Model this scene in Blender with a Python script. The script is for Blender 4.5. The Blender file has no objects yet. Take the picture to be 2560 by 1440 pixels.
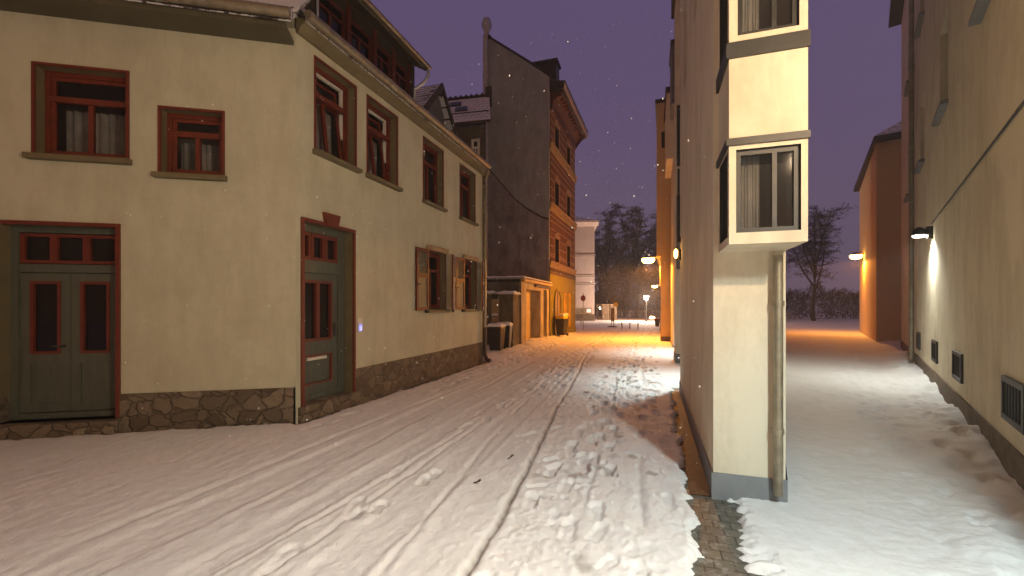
import bpy, bmesh, math, random
import numpy as np
from mathutils import Vector, Matrix, noise as mnoise

random.seed(7)
rng = np.random.default_rng(11)
sc = bpy.context.scene
COL = sc.collection
R = math.radians

# ------------------------------------------------------------------ materials
def new_mat(name):
    m = bpy.data.materials.new(name)
    m.use_nodes = True
    nt = m.node_tree
    b = nt.nodes['Principled BSDF']
    return m, nt, b

def nz(nt, scale, detail=4, rough=0.6, vec=None, dim='3D'):
    n = nt.nodes.new('ShaderNodeTexNoise')
    n.inputs['Scale'].default_value = scale
    n.inputs['Detail'].default_value = detail
    n.inputs['Roughness'].default_value = rough
    if vec is not None:
        nt.links.new(vec, n.inputs['Vector'])
    return n

def ramp(nt, fac, stops):
    r = nt.nodes.new('ShaderNodeValToRGB')
    el = r.color_ramp.elements
    while len(el) < len(stops):
        el.new(0.5)
    for e, (p, c) in zip(el, stops):
        e.position = p
        e.color = (*c, 1) if len(c) == 3 else c
    nt.links.new(fac, r.inputs['Fac'])
    return r

def coord(nt, scale=(1, 1, 1), rot=(0, 0, 0)):
    t = nt.nodes.new('ShaderNodeTexCoord')
    mp = nt.nodes.new('ShaderNodeMapping')
    mp.inputs['Scale'].default_value = scale
    mp.inputs['Rotation'].default_value = rot
    nt.links.new(t.outputs['Object'], mp.inputs['Vector'])
    return mp.outputs['Vector']

def add_bump(nt, b, h, strength, dist=0.02, prev=None):
    bp = nt.nodes.new('ShaderNodeBump')
    bp.inputs['Strength'].default_value = strength
    bp.inputs['Distance'].default_value = dist
    nt.links.new(h, bp.inputs['Height'])
    if prev is not None:
        nt.links.new(prev, bp.inputs['Normal'])
    nt.links.new(bp.outputs['Normal'], b.inputs['Normal'])
    return bp.outputs['Normal']

def plain(name, col, rough=0.7, var=0.18, vs=2.5, bump=0.15, bs=60, metal=0.0, dist=0.01, stretch=(1, 1, 1), spec=None):
    m, nt, b = new_mat(name)
    v = coord(nt, stretch)
    n = nz(nt, vs, 6, 0.65, v)
    lo = tuple(c * (1 - var) for c in col); hi = tuple(min(1, c * (1 + var)) for c in col)
    r = ramp(nt, n.outputs['Fac'], [(0.3, lo), (0.7, hi)])
    nt.links.new(r.outputs['Color'], b.inputs['Base Color'])
    b.inputs['Roughness'].default_value = rough
    b.inputs['Metallic'].default_value = metal
    if spec is not None:
        b.inputs['Specular IOR Level'].default_value = spec
    if bump:
        n2 = nz(nt, bs, 3, 0.6, v)
        add_bump(nt, b, n2.outputs['Fac'], bump, dist)
    return m

def stucco(name, col, stain=(0.6, 0.55, 0.5), amt=0.5, bs=120, bump=0.25):
    """painted render with faint blotches and vertical rain streaks"""
    m, nt, b = new_mat(name)
    v = coord(nt)
    vs = coord(nt, (1.7, 1.7, 0.42))
    n1 = nz(nt, 1.3, 6, 0.7, v)
    n2 = nz(nt, 2.0, 5, 0.7, vs)
    mx = nt.nodes.new('ShaderNodeMath'); mx.operation = 'MULTIPLY'
    nt.links.new(n1.outputs['Fac'], mx.inputs[0]); nt.links.new(n2.outputs['Fac'], mx.inputs[1])
    dark = tuple(c * s for c, s in zip(col, stain))
    r = ramp(nt, mx.outputs[0], [(0.10, tuple(d * amt + c * (1 - amt) for d, c in zip(dark, col))), (0.30, col)])
    nt.links.new(r.outputs['Color'], b.inputs['Base Color'])
    b.inputs['Roughness'].default_value = 0.88
    b.inputs['Specular IOR Level'].default_value = 0.2
    n3 = nz(nt, bs, 2, 0.6, v)
    n4 = nz(nt, 2.2, 3, 0.5, v)
    p = add_bump(nt, b, n4.outputs['Fac'], 0.12, 0.08)
    add_bump(nt, b, n3.outputs['Fac'], bump, 0.006, p)
    return m

def emissive(name, col, strength):
    m, nt, b = new_mat(name)
    b.inputs['Base Color'].default_value = (0.8, 0.8, 0.8, 1)
    b.inputs['Emission Color'].default_value = (*col, 1)
    b.inputs['Emission Strength'].default_value = strength
    return m

def glass(name, tint=(0.02, 0.022, 0.025), see=0.55):
    m, nt, b = new_mat(name)
    b.inputs['Base Color'].default_value = (*tint, 1)
    b.inputs['Roughness'].default_value = 0.06
    b.inputs['IOR'].default_value = 1.5
    tr = nt.nodes.new('ShaderNodeBsdfTransparent')
    mix = nt.nodes.new('ShaderNodeMixShader')
    mix.inputs[0].default_value = see
    out = nt.nodes['Material Output']
    nt.links.new(b.outputs[0], mix.inputs[1]); nt.links.new(tr.outputs[0], mix.inputs[2])
    nt.links.new(mix.outputs[0], out.inputs['Surface'])
    v = coord(nt)
    n = nz(nt, 3.0, 1, 0.5, v)
    add_bump(nt, b, n.outputs['Fac'], 0.08, 0.02)
    return m

def rubble(name):
    m, nt, b = new_mat(name)
    v = coord(nt, (1, 1.0, 1.25))
    w = nz(nt, 3.5, 3, 0.6, v)
    add = nt.nodes.new('ShaderNodeVectorMath'); add.operation = 'MULTIPLY_ADD'
    nt.links.new(w.outputs['Color'], add.inputs[0]); add.inputs[1].default_value = (0.22, 0.22, 0.22)
    nt.links.new(v, add.inputs[2])
    vd = nt.nodes.new('ShaderNodeTexVoronoi'); vd.feature = 'DISTANCE_TO_EDGE'; vd.inputs['Scale'].default_value = 4.6
    vc = nt.nodes.new('ShaderNodeTexVoronoi'); vc.feature = 'F1'; vc.inputs['Scale'].default_value = 4.6
    nt.links.new(add.outputs[0], vd.inputs['Vector']); nt.links.new(add.outputs[0], vc.inputs['Vector'])
    cr = ramp(nt, vc.outputs['Color'], [(0.0, (0.10, 0.075, 0.05)), (0.5, (0.19, 0.145, 0.10)), (1.0, (0.27, 0.215, 0.15))])
    fine = nz(nt, 24, 5, 0.7, v)
    mul = nt.nodes.new('ShaderNodeMix'); mul.data_type = 'RGBA'; mul.blend_type = 'MULTIPLY'; mul.inputs[0].default_value = 0.7
    fr = ramp(nt, fine.outputs['Fac'], [(0.3, (0.55, 0.52, 0.5)), (0.7, (1, 1, 1))])
    nt.links.new(cr.outputs['Color'], mul.inputs[6]); nt.links.new(fr.outputs['Color'], mul.inputs[7])
    er = ramp(nt, vd.outputs['Distance'], [(0.0, (0, 0, 0)), (0.07, (1, 1, 1))])
    mm = nt.nodes.new('ShaderNodeMix'); mm.data_type = 'RGBA'
    nt.links.new(er.outputs['Color'], mm.inputs[0]); mm.inputs[6].default_value = (0.145, 0.118, 0.085, 1)
    nt.links.new(mul.outputs[2], mm.inputs[7])
    nt.links.new(mm.outputs[2], b.inputs['Base Color'])
    b.inputs['Roughness'].default_value = 0.9
    p = add_bump(nt, b, er.outputs['Color'], 0.8, 0.035)
    add_bump(nt, b, fine.outputs['Fac'], 0.5, 0.02, p)
    return m

def tiles(name, tile, snow, amount, sx=4.0, sz=3.0, ax=0):
    """roof: tile courses with snow lying between them (amount = share under snow)"""
    m, nt, b = new_mat(name)
    v = coord(nt)
    sep = nt.nodes.new('ShaderNodeSeparateXYZ'); nt.links.new(v, sep.inputs[0])
    def saw(o, s):
        a = nt.nodes.new('ShaderNodeMath'); a.operation = 'MULTIPLY'; a.inputs[1].default_value = s
        nt.links.new(o, a.inputs[0])
        f = nt.nodes.new('ShaderNodeMath'); f.operation = 'FRACT'; nt.links.new(a.outputs[0], f.inputs[0])
        return f.outputs[0]
    c1 = saw(sep.outputs[2], sz); c2 = saw(sep.outputs[ax], sx)
    mx = nt.nodes.new('ShaderNodeMath'); mx.operation = 'MAXIMUM'
    r1 = ramp(nt, c1, [(0.82, (0, 0, 0)), (0.95, (1, 1, 1))]); r2 = ramp(nt, c2, [(0.86, (0, 0, 0)), (0.97, (1, 1, 1))])
    nt.links.new(r1.outputs['Color'], mx.inputs[0]); nt.links.new(r2.outputs['Color'], mx.inputs[1])
    n = nz(nt, 2.4, 6, 0.75, v)
    th = nt.nodes.new('ShaderNodeMath'); th.operation = 'MULTIPLY_ADD'; th.inputs[1].default_value = -0.28
    nt.links.new(mx.outputs[0], th.inputs[0]); nt.links.new(n.outputs['Fac'], th.inputs[2])
    sr = ramp(nt, th.outputs[0], [(max(0.0, 0.66 - 0.5 * amount), (0, 0, 0)), (0.72 - 0.5 * amount, (1, 1, 1))])
    mm = nt.nodes.new('ShaderNodeMix'); mm.data_type = 'RGBA'
    nt.links.new(sr.outputs['Color'], mm.inputs[0]); mm.inputs[6].default_value = (*tile, 1); mm.inputs[7].default_value = (*snow, 1)
    nt.links.new(mm.outputs[2], b.inputs['Base Color'])
    b.inputs['Roughness'].default_value = 0.75
    add_bump(nt, b, mx.outputs[0], 0.5, -0.04)
    return m

def brickwork(name):
    m, nt, b = new_mat(name)
    v = coord(nt, (1, 1, 1), (0, R(90), 0))
    t = nt.nodes.new('ShaderNodeTexCoord')
    sep = nt.nodes.new('ShaderNodeSeparateXYZ'); nt.links.new(t.outputs['Object'], sep.inputs[0])
    cmb = nt.nodes.new('ShaderNodeCombineXYZ')
    nt.links.new(sep.outputs[1], cmb.inputs[0]); nt.links.new(sep.outputs[2], cmb.inputs[1])
    bt = nt.nodes.new('ShaderNodeTexBrick')
    bt.inputs['Color1'].default_value = (0.24, 0.105, 0.05, 1); bt.inputs['Color2'].default_value = (0.17, 0.07, 0.035, 1)
    bt.inputs['Mortar'].default_value = (0.22, 0.15, 0.10, 1); bt.inputs['Scale'].default_value = 4.0
    bt.inputs['Mortar Size'].default_value = 0.012
    nt.links.new(cmb.outputs[0], bt.inputs['Vector'])
    n = nz(nt, 1.6, 5, 0.7, t.outputs['Object'])
    mul = nt.nodes.new('ShaderNodeMix'); mul.data_type = 'RGBA'; mul.blend_type = 'MULTIPLY'; mul.inputs[0].default_value = 0.6
    fr = ramp(nt, n.outputs['Fac'], [(0.3, (0.6, 0.55, 0.5)), (0.7, (1.1, 1.05, 1))])
    nt.links.new(bt.outputs['Color'], mul.inputs[6]); nt.links.new(fr.outputs['Color'], mul.inputs[7])
    nt.links.new(mul.outputs[2], b.inputs['Base Color'])
    b.inputs['Roughness'].default_value = 0.9
    add_bump(nt, b, bt.outputs['Fac'], 0.4, -0.01)
    return m

def snow_mat():
    m, nt, b = new_mat('fresh_snow')
    v = coord(nt)
    at = nt.nodes.new('ShaderNodeAttribute'); at.attribute_name = 'dirt'
    n = nz(nt, 9, 6, 0.7, v)
    r = ramp(nt, n.outputs['Fac'], [(0.3, (0.78, 0.77, 0.77)), (0.7, (0.86, 0.86, 0.87))])
    mm = nt.nodes.new('ShaderNodeMix'); mm.data_type = 'RGBA'
    nt.links.new(at.outputs['Fac'], mm.inputs[0]); nt.links.new(r.outputs['Color'], mm.inputs[6])
    mm.inputs[7].default_value = (0.20, 0.165, 0.135, 1)
    nt.links.new(mm.outputs[2], b.inputs['Base Color'])
    b.inputs['Roughness'].default_value = 0.75
    b.inputs['Specular IOR Level'].default_value = 0.25
    n2 = nz(nt, 45, 5, 0.7, v); n3 = nz(nt, 11, 4, 0.6, v)
    p = add_bump(nt, b, n3.outputs['Fac'], 0.35, 0.03)
    add_bump(nt, b, n2.outputs['Fac'], 0.35, 0.012, p)
    return m

def paving_mat():
    m, nt, b = new_mat('street_paving')
    v = coord(nt)
    bt = nt.nodes.new('ShaderNodeTexBrick')
    bt.inputs['Color1'].default_value = (0.13, 0.12, 0.095, 1); bt.inputs['Color2'].default_value = (0.085, 0.08, 0.065, 1)
    bt.inputs['Mortar'].default_value = (0.035, 0.03, 0.025, 1); bt.inputs['Scale'].default_value = 4.2
    bt.inputs['Mortar Size'].default_value = 0.025; bt.inputs['Row Height'].default_value = 0.45
    nt.links.new(v, bt.inputs['Vector'])
    n = nz(nt, 14, 5, 0.7, v)
    sr = ramp(nt, n.outputs['Fac'], [(0.5, (0, 0, 0)), (0.75, (0.7, 0.7, 0.7))])
    mm = nt.nodes.new('ShaderNodeMix'); mm.data_type = 'RGBA'
    nt.links.new(sr.outputs['Color'], mm.inputs[0]); nt.links.new(bt.outputs['Color'], mm.inputs[6])
    mm.inputs[7].default_value = (0.4, 0.39, 0.37, 1)
    nt.links.new(mm.outputs[2], b.inputs['Base Color'])
    b.inputs['Roughness'].default_value = 0.45
    p = add_bump(nt, b, bt.outputs['Fac'], 0.6, -0.015)
    add_bump(nt, b, n.outputs['Fac'], 0.3, 0.01, p)
    return m

M = dict(
    cream=stucco('cream_render', (0.57, 0.56, 0.425), amt=0.5),
    olive=plain('olive_paint', (0.15, 0.125, 0.065), 0.7),
    olive_dark=plain('dark_olive_paint', (0.085, 0.075, 0.042), 0.7),
    red=plain('oxide_red_paint', (0.135, 0.022, 0.010), 0.5, 0.25, 8, 0.1),
    shutterred=plain('dark_red_shutter_paint', (0.085, 0.010, 0.006), 0.55, 0.25, 8, 0.1),
    shadedred=plain('shaded_red_paint', (0.085, 0.014, 0.008), 0.6, 0.25, 8, 0.1),  # oxide red made darker: the dormer's shade is put into the colour
    greygreen=plain('grey_green_paint', (0.085, 0.095, 0.072), 0.55, 0.2, 5, 0.12, 30, stretch=(3, 3, .5)),
    shutter=plain('pale_shutter_paint', (0.16, 0.16, 0.12), 0.6, 0.15, 6),
    white=plain('white_paint', (0.7, 0.68, 0.62), 0.5, 0.08),
    glass=glass('window_glass', see=.72),
    darkglass=glass('dark_window_glass', (0.012, 0.012, 0.014), 0.2),
    curtain=plain('grey_net_curtain', (0.60, 0.58, 0.54), 0.9, 0.2, 6, 0.1),
    rubble=rubble('rubble_stone'),
    zinc=plain('weathered_zinc', (0.30, 0.26, 0.19), 0.45, 0.3, 7, 0.1, 30, metal=0.6),
    zincgrey=plain('grey_zinc', (0.44, 0.45, 0.52), 0.45, 0.25, 5, 0.1, 30, metal=0.5),
    darkmetal=plain('dark_metal', (0.025, 0.024, 0.022), 0.5, 0.3, 6, 0.08),
    black=plain('black_plastic', (0.014, 0.014, 0.015), 0.45, 0.3, 9, 0.08),
    brownmetal=plain('rust_brown_metal', (0.06, 0.035, 0.022), 0.6, 0.3, 9),
    snow=snow_mat(),
    paving=paving_mat(),
    soil=plain('wet_leaf_litter', (0.085, 0.040, 0.015), 0.6, 0.75, 38, 0.9, 70, dist=0.02),
    rooftile=tiles('dark_tiles_part_snow', (0.045, 0.035, 0.033), (0.62, 0.62, 0.66), 0.55, 4.5, 4.2, 1),
    roofsnow=tiles('tiles_under_thin_snow', (0.12, 0.11, 0.12), (0.74, 0.74, 0.78), 0.78, 4.0, 3.6, 0),
    soffit=plain('dark_soffit_boards', (0.075, 0.06, 0.035), 0.7, 0.25, 5, 0.2, 20, stretch=(1, 8, 1)),
    slate=plain('grey_slate', (0.10, 0.10, 0.11), 0.6, 0.35, 6, 0.4, 25, dist=0.03),
    timber=plain('dark_timber', (0.035, 0.026, 0.02), 0.7, 0.3, 8, 0.2, 20),
    firewall=stucco('grey_firewall_render', (0.35, 0.37, 0.41), (0.6, 0.6, 0.62), 0.7, 60, 0.3),
    patch=stucco('rough_brown_render', (0.31, 0.285, 0.33), (0.5, 0.48, 0.5), 1.0, 25, 0.8),
    rearwall=plain('dark_rear_render', (0.10, 0.085, 0.065), 0.9, 0.3, 2),
    brick=brickwork('red_brown_brick'),
    brickred=plain('dark_red_frieze', (0.12, 0.045, 0.026), 0.8, 0.3, 5),
    band=plain('sandstone_band', (0.42, 0.30, 0.14), 0.8, 0.2, 4, 0.2, 30),
    line=plain('pale_brick_course', (0.40, 0.27, 0.15), 0.8, 0.25, 6),
    yellow=stucco('yellow_render', (0.19, 0.165, 0.022), amt=0.5),
    yellowdark=plain('ochre_niche', (0.45, 0.30, 0.075), 0.85, 0.2),
    fascia=plain('pale_fascia_board', (0.60, 0.42, 0.28), 0.6, 0.12),
    concrete=plain('stained_concrete', (0.36, 0.30, 0.20), 0.9, 0.4, 3.5, 0.5, 30, stretch=(1, 1, .35), dist=0.02),
    mossy=plain('mossy_old_render', (0.12, 0.10, 0.065), 0.95, 0.5, 3.0, 0.7, 22, stretch=(1.4, 1.4, .5), dist=0.03),
    garagewall=plain('garage_grey_wall', (0.13, 0.12, 0.10), 0.9, 0.45, 2.5, 0.4, 20, stretch=(1, 1, .4)),
    garagedoor=plain('beige_garage_door', (0.50, 0.39, 0.21), 0.6, 0.15, 5),
    woodgate=plain('brown_gate_boards', (0.34, 0.22, 0.11), 0.75, 0.3, 7, 0.3, 20, stretch=(6, 6, .5)),
    yellowlid=plain('yellow_plastic', (0.75, 0.50, 0.03), 0.5, 0.1),
    whitehouse=stucco('pale_house_render', (0.78, 0.66, 0.60), amt=0.25),
    plinthdark=plain('brown_stone_plinth', (0.16, 0.12, 0.085), 0.9, 0.35, 5, 0.3),
    apart=stucco('warm_cream_render', (0.80, 0.72, 0.56), amt=0.6, bs=160),
    apartgrey=plain('grey_plinth_paint', (0.21, 0.22, 0.23), 0.75, 0.15, 4),
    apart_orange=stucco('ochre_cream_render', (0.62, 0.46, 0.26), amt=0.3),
    panelgrey=plain('grey_panel', (0.16, 0.15, 0.15), 0.6, 0.15, 4),
    bark=plain('dark_bark', (0.035, 0.028, 0.024), 0.95, 0.3, 8, 0.5, 30),
    twig=plain('brown_twigs', (0.055, 0.040, 0.032), 0.9, 0.5, 1.2, 0),
    twigsnow=plain('snowy_twigs', (0.22, 0.19, 0.17), 0.9, 0.5, 1.5, 0),
    steel=plain('galvanised_steel', (0.25, 0.24, 0.23), 0.5, 0.2, 6, 0.05, metal=0.4),
    signred=plain('sign_red', (0.10, 0.008, 0.010), 0.45, 0.1),
    signyellow=plain('sign_yellow', (0.80, 0.55, 0.06), 0.45, 0.08),
    panelcream=plain('cream_sign_board', (0.32, 0.26, 0.18), 0.6, 0.08),
    beige=plain('beige_cabinet', (0.20, 0.15, 0.10), 0.7, 0.2),
    leaf=plain('dead_leaf', (0.03, 0.022, 0.012), 0.7, 0.3, 20),
    sodium=emissive('sodium_lens', (1.0, 0.52, 0.10), 30),
    whitelens=emissive('white_lens', (1.0, 0.93, 0.75), 30),
    tinylens=emissive('distant_lens', (0.85, 0.9, 1.0), 4),
    blue=emissive('blue_backlit_display', (0.03, 0.13, 1.0), 0.9),
    bluewhite=emissive('white_backlit_label', (0.55, 0.65, 1.0), 1.0),
    blind=emissive('backlit_poster', (1.0, 0.72, 0.6), 0.75),
)

# ------------------------------------------------------------------ mesh helpers
class Fr:
    """local frame on a wall: u along it, n outward, z up"""
    def __init__(s, o, u, n):
        s.o = Vector((o[0], o[1], 0)); s.u = Vector((u[0], u[1], 0)).normalized(); s.n = Vector((n[0], n[1], 0)).normalized()
    def p(s, u, n, z):
        return s.o + s.u * u + s.n * n + Vector((0, 0, z))
WORLD = Fr((0, 0), (1, 0), (0, 1))

class MB:
    def __init__(s):
        s.v = []; s.f = []; s.m = []; s.s = []
    def add(s, vs, fs, m=0, smooth=False):
        k = len(s.v); s.v += [Vector(p) for p in vs]
        for f in fs:
            s.f.append([i + k for i in f]); s.m.append(m); s.s.append(smooth)
    def hexa(s, p, m=0):
        s.add(p, [(0, 3, 2, 1), (4, 5, 6, 7), (0, 1, 5, 4), (1, 2, 6, 5), (2, 3, 7, 6), (3, 0, 4, 7)], m)
    def fbox(s, fr, u0, u1, n0, n1, z0, z1, m=0):
        s.hexa([fr.p(u0, n0, z0), fr.p(u1, n0, z0), fr.p(u1, n1, z0), fr.p(u0, n1, z0),
                fr.p(u0, n0, z1), fr.p(u1, n0, z1), fr.p(u1, n1, z1), fr.p(u0, n1, z1)], m)
    def box(s, x0, x1, y0, y1, z0, z1, m=0):
        s.fbox(WORLD, x0, x1, y0, y1, z0, z1, m)
    def quad(s, pts, m=0):
        s.add(pts, [tuple(range(len(pts)))], m)
    def prism(s, poly, z0, z1, m=0):
        n = len(poly)
        vs = [(x, y, z0) for x, y in poly] + [(x, y, z1) for x, y in poly]
        s.add(vs, [tuple(range(n - 1, -1, -1)), tuple(range(n, 2 * n))] + [(i, (i + 1) % n, n + (i + 1) % n, n + i) for i in range(n)], m)
    def extrude(s, pts0, pts1, m=0):
        n = len(pts0)
        s.add(list(pts0) + list(pts1), [tuple(range(n - 1, -1, -1)), tuple(range(n, 2 * n))] + [(i, (i + 1) % n, n + (i + 1) % n, n + i) for i in range(n)], m)
    def tube(s, pts, r, seg=8, m=0, cap=True):
        pts = [Vector(p) for p in pts]; n = len(pts)
        rs = r if isinstance(r, (list, tuple)) else [r] * n
        vs = []
        for i, p in enumerate(pts):
            d = (pts[min(i + 1, n - 1)] - pts[max(i - 1, 0)])
            d = d.normalized() if d.length > 1e-9 else Vector((0, 0, 1))
            a = d.cross(Vector((0, 0, 1)))
            if a.length < 0.05: a = d.cross(Vector((1, 0, 0)))
            a.normalize(); b = d.cross(a)
            for k in range(seg):
                t = 2 * math.pi * k / seg
                vs.append(p + (a * math.cos(t) + b * math.sin(t)) * rs[i])
        fs = [(i * seg + k, i * seg + (k + 1) % seg, (i + 1) * seg + (k + 1) % seg, (i + 1) * seg + k) for i in range(n - 1) for k in range(seg)]
        s.add(vs, fs, m, True)
        if cap:
            s.add(vs[:seg], [tuple(range(seg))], m); s.add(vs[-seg:], [tuple(range(seg))], m)
    def lathe(s, prof, c=(0, 0, 0), seg=16, m=0):
        c = Vector(c); vs = []
        for r, z in prof:
            for k in range(seg):
                t = 2 * math.pi * k / seg
                vs.append(c + Vector((r * math.cos(t), r * math.sin(t), z)))
        n = len(prof)
        fs = [(i * seg + k, i * seg + (k + 1) % seg, (i + 1) * seg + (k + 1) % seg, (i + 1) * seg + k) for i in range(n - 1) for k in range(seg)]
        s.add(vs, fs, m, True)
        s.add(vs[:seg], [tuple(range(seg))], m); s.add(vs[-seg:], [tuple(range(seg))], m)
    def wall(s, fr, u0, u1, z0, z1, holes, depth, m=0, mr=1):
        """wall front with openings; every opening gets its reveals"""
        us = sorted({u0, u1, *[h[0] for h in holes], *[h[1] for h in holes]})
        zs = sorted({z0, z1, *[h[2] for h in holes], *[h[3] for h in holes]})
        for i in range(len(us) - 1):
            for j in range(len(zs) - 1):
                cu = (us[i] + us[i + 1]) / 2; cz = (zs[j] + zs[j + 1]) / 2
                if any(h[0] < cu < h[1] and h[2] < cz < h[3] for h in holes): continue
                s.quad([fr.p(us[i], 0, zs[j]), fr.p(us[i + 1], 0, zs[j]), fr.p(us[i + 1], 0, zs[j + 1]), fr.p(us[i], 0, zs[j + 1])], m)
        for a, b, c, d in holes:
            for (p, q) in (((a, c), (b, c)), ((b, c), (b, d)), ((b, d), (a, d)), ((a, d), (a, c))):
                if p[1] == q[1] and p[1] in (z0, z1): continue
                s.quad([fr.p(p[0], 0, p[1]), fr.p(q[0], 0, q[1]), fr.p(q[0], -depth, q[1]), fr.p(p[0], -depth, p[1])], mr)
    def ring(s, fr, u0, u1, z0, z1, w, n0, n1, m=0):
        s.fbox(fr, u0, u0 + w, n0, n1, z0, z1, m); s.fbox(fr, u1 - w, u1, n0, n1, z0, z1, m)
        s.fbox(fr, u0 + w, u1 - w, n0, n1, z0, z0 + w, m); s.fbox(fr, u0 + w, u1 - w, n0, n1, z1 - w, z1, m)

def tag(o, label=None, cat=None, group=None, kind=None):
    if label: o['label'] = label
    if cat: o['category'] = cat
    if group: o['group'] = group
    if kind: o['kind'] = kind
    return o

def thing(name, label, cat, loc=(0, 0, 0), group=None, rotz=0):
    o = bpy.data.objects.new(name, None); COL.objects.link(o)
    o.location = loc; o.rotation_euler = (0, 0, rotz); o.empty_display_size = 0.2
    return tag(o, label, cat, group)

def part(name, mb, mats, parent=None, local=False, bevel=0, fix=True):
    off = Vector((0, 0, 0))
    if parent is not None and not local:
        r = parent
        while r.parent: r = r.parent
        off = Vector(r.location)
    me = bpy.data.meshes.new(name)
    me.from_pydata([tuple(p - off) for p in mb.v], [], mb.f)
    mats = mats if isinstance(mats, (list, tuple)) else [mats]
    for k in mats: me.materials.append(M[k] if isinstance(k, str) else k)
    me.polygons.foreach_set('material_index', mb.m)
    me.polygons.foreach_set('use_smooth', mb.s)
    if fix:
        bm = bmesh.new(); bm.from_mesh(me)
        bmesh.ops.recalc_face_normals(bm, faces=bm.faces); bm.to_mesh(me); bm.free()
    me.update()
    o = bpy.data.objects.new(name, me); COL.objects.link(o)
    if parent is not None: o.parent = parent
    if bevel:
        b = o.modifiers.new('soft_edges', 'BEVEL'); b.width = bevel; b.segments = 2; b.limit_method = 'ANGLE'
    return o

def dup(root, loc, rotz=None, label=None):
    r = root.copy(); COL.objects.link(r); r.location = loc
    if rotz is not None: r.rotation_euler = (0, 0, rotz)
    if label: r['label'] = label
    for ch in list(root.children):
        c = ch.copy(); COL.objects.link(c); c.parent = r
        for g in list(ch.children):
            d = g.copy(); COL.objects.link(d); d.parent = c
    return r

def snow_cap(mb, fr, u0, u1, n0, n1, z, th, step=0.06, seed=0, m=0, tilt=0.0):
    """rounded lumpy slab of snow lying on a top"""
    nu = max(3, int((u1 - u0) / step)); nn = max(3, int((n1 - n0) / step))
    vs = []; 
    for i in range(nu + 1):
        for j in range(nn + 1):
            a = i / nu; b = j / nn
            e = min(a, 1 - a) * (u1 - u0); g = min(b, 1 - b) * (n1 - n0)
            edge = min(1, min(e, g) / (th * 1.1))
            h = th * math.sqrt(max(0, 1 - (1 - edge) ** 2)) * (0.75 + 0.5 * mnoise.noise(Vector((a * (u1 - u0) * 4 + seed, b * (n1 - n0) * 4, seed))))
            ju = 0.25 * th * mnoise.noise(Vector((a * 9 + seed, b * 9, 3))); jn = 0.25 * th * mnoise.noise(Vector((a * 9, b * 9 + seed, 7)))
            vs.append(fr.p(u0 + a * (u1 - u0) + ju, n0 + b * (n1 - n0) + jn, z + max(0.004, h) + tilt * (n0 + b * (n1 - n0))))
    w = nn + 1
    fs = [(i * w + j, (i + 1) * w + j, (i + 1) * w + j + 1, i * w + j + 1) for i in range(nu) for j in range(nn)]
    mb.add(vs, fs, m, True)
    k = len(vs)
    # underside skirt
    bord = [i * w for i in range(nu + 1)] + [nu * w + j for j in range(1, nn + 1)] + [i * w + nn for i in range(nu - 1, -1, -1)] + [j for j in range(nn - 1, 0, -1)]
    low = [Vector((vs[i].x, vs[i].y, vs[i].z - 0.02)) for i in bord]
    top = [vs[i] for i in bord]; n = len(bord)
    mb.add(top + low, [(i, (i + 1) % n, n + (i + 1) % n, n + i) for i in range(n)], m, True)

# ------------------------------------------------------------------ snow on the street
def vnoise(x, y, seed):
    xi = np.floor(x).astype(np.int64); yi = np.floor(y).astype(np.int64)
    fx = x - xi; fy = y - yi
    fx = fx * fx * fx * (fx * (fx * 6 - 15) + 10); fy = fy * fy * fy * (fy * (fy * 6 - 15) + 10)
    def h(a, b):
        n = (a * 374761393 + b * 668265263 + seed * 974711) & 0x7fffffff
        n = ((n ^ (n >> 13)) * 1274126177) & 0x7fffffff
        return ((n ^ (n >> 16)) & 0xffff) / 65535.0
    return (h(xi, yi) * (1 - fx) + h(xi + 1, yi) * fx) * (1 - fy) + (h(xi, yi + 1) * (1 - fx) + h(xi + 1, yi + 1) * fx) * fy - 0.5
def fbm(x, y, s, seed, o=4):
    t = 0; a = 1.0
    for k in range(o):
        t = t + a * vnoise(x * s, y * s, seed + k); s *= 2.03; a *= 0.5
    return t
def sstep(a, b, x):
    t = np.clip((x - a) / (b - a), 0, 1); return t * t * (3 - 2 * t)

def axis(dense0, dense1, step, lo, hi, grow):
    a = list(np.arange(dense0, dense1, step)); s = step; p = dense1
    while p < hi: a.append(p); s *= grow; p += s
    a.append(hi); s = step; p = dense0 - step; b = []
    while p > lo: b.append(p); s *= grow; p -= s
    b.append(lo); return np.array(b[::-1] + a)
xs = axis(-5.6, 1.2, 0.024, -70, 70, 1.06)
xs = np.concatenate([xs[xs < -2.6], np.arange(-2.595, 1.0, 0.0145), np.arange(1.01, 6.5, .035), xs[xs > 6.5]])
ys = [1.2]
while ys[-1] < 28: ys.append(ys[-1] + max(0.014, 0.0052 * ys[-1]))
s = ys[-1] - ys[-2]
while ys[-1] < 150: s *= 1.06; ys.append(ys[-1] + s)
yb = [1.2 - 0.03]; s = 0.03
while yb[-1] > -40: s *= 1.1; yb.append(yb[-1] - s)
ys = np.array(yb[::-1] + ys)
X, Y = np.meshgrid(xs, ys)

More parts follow.
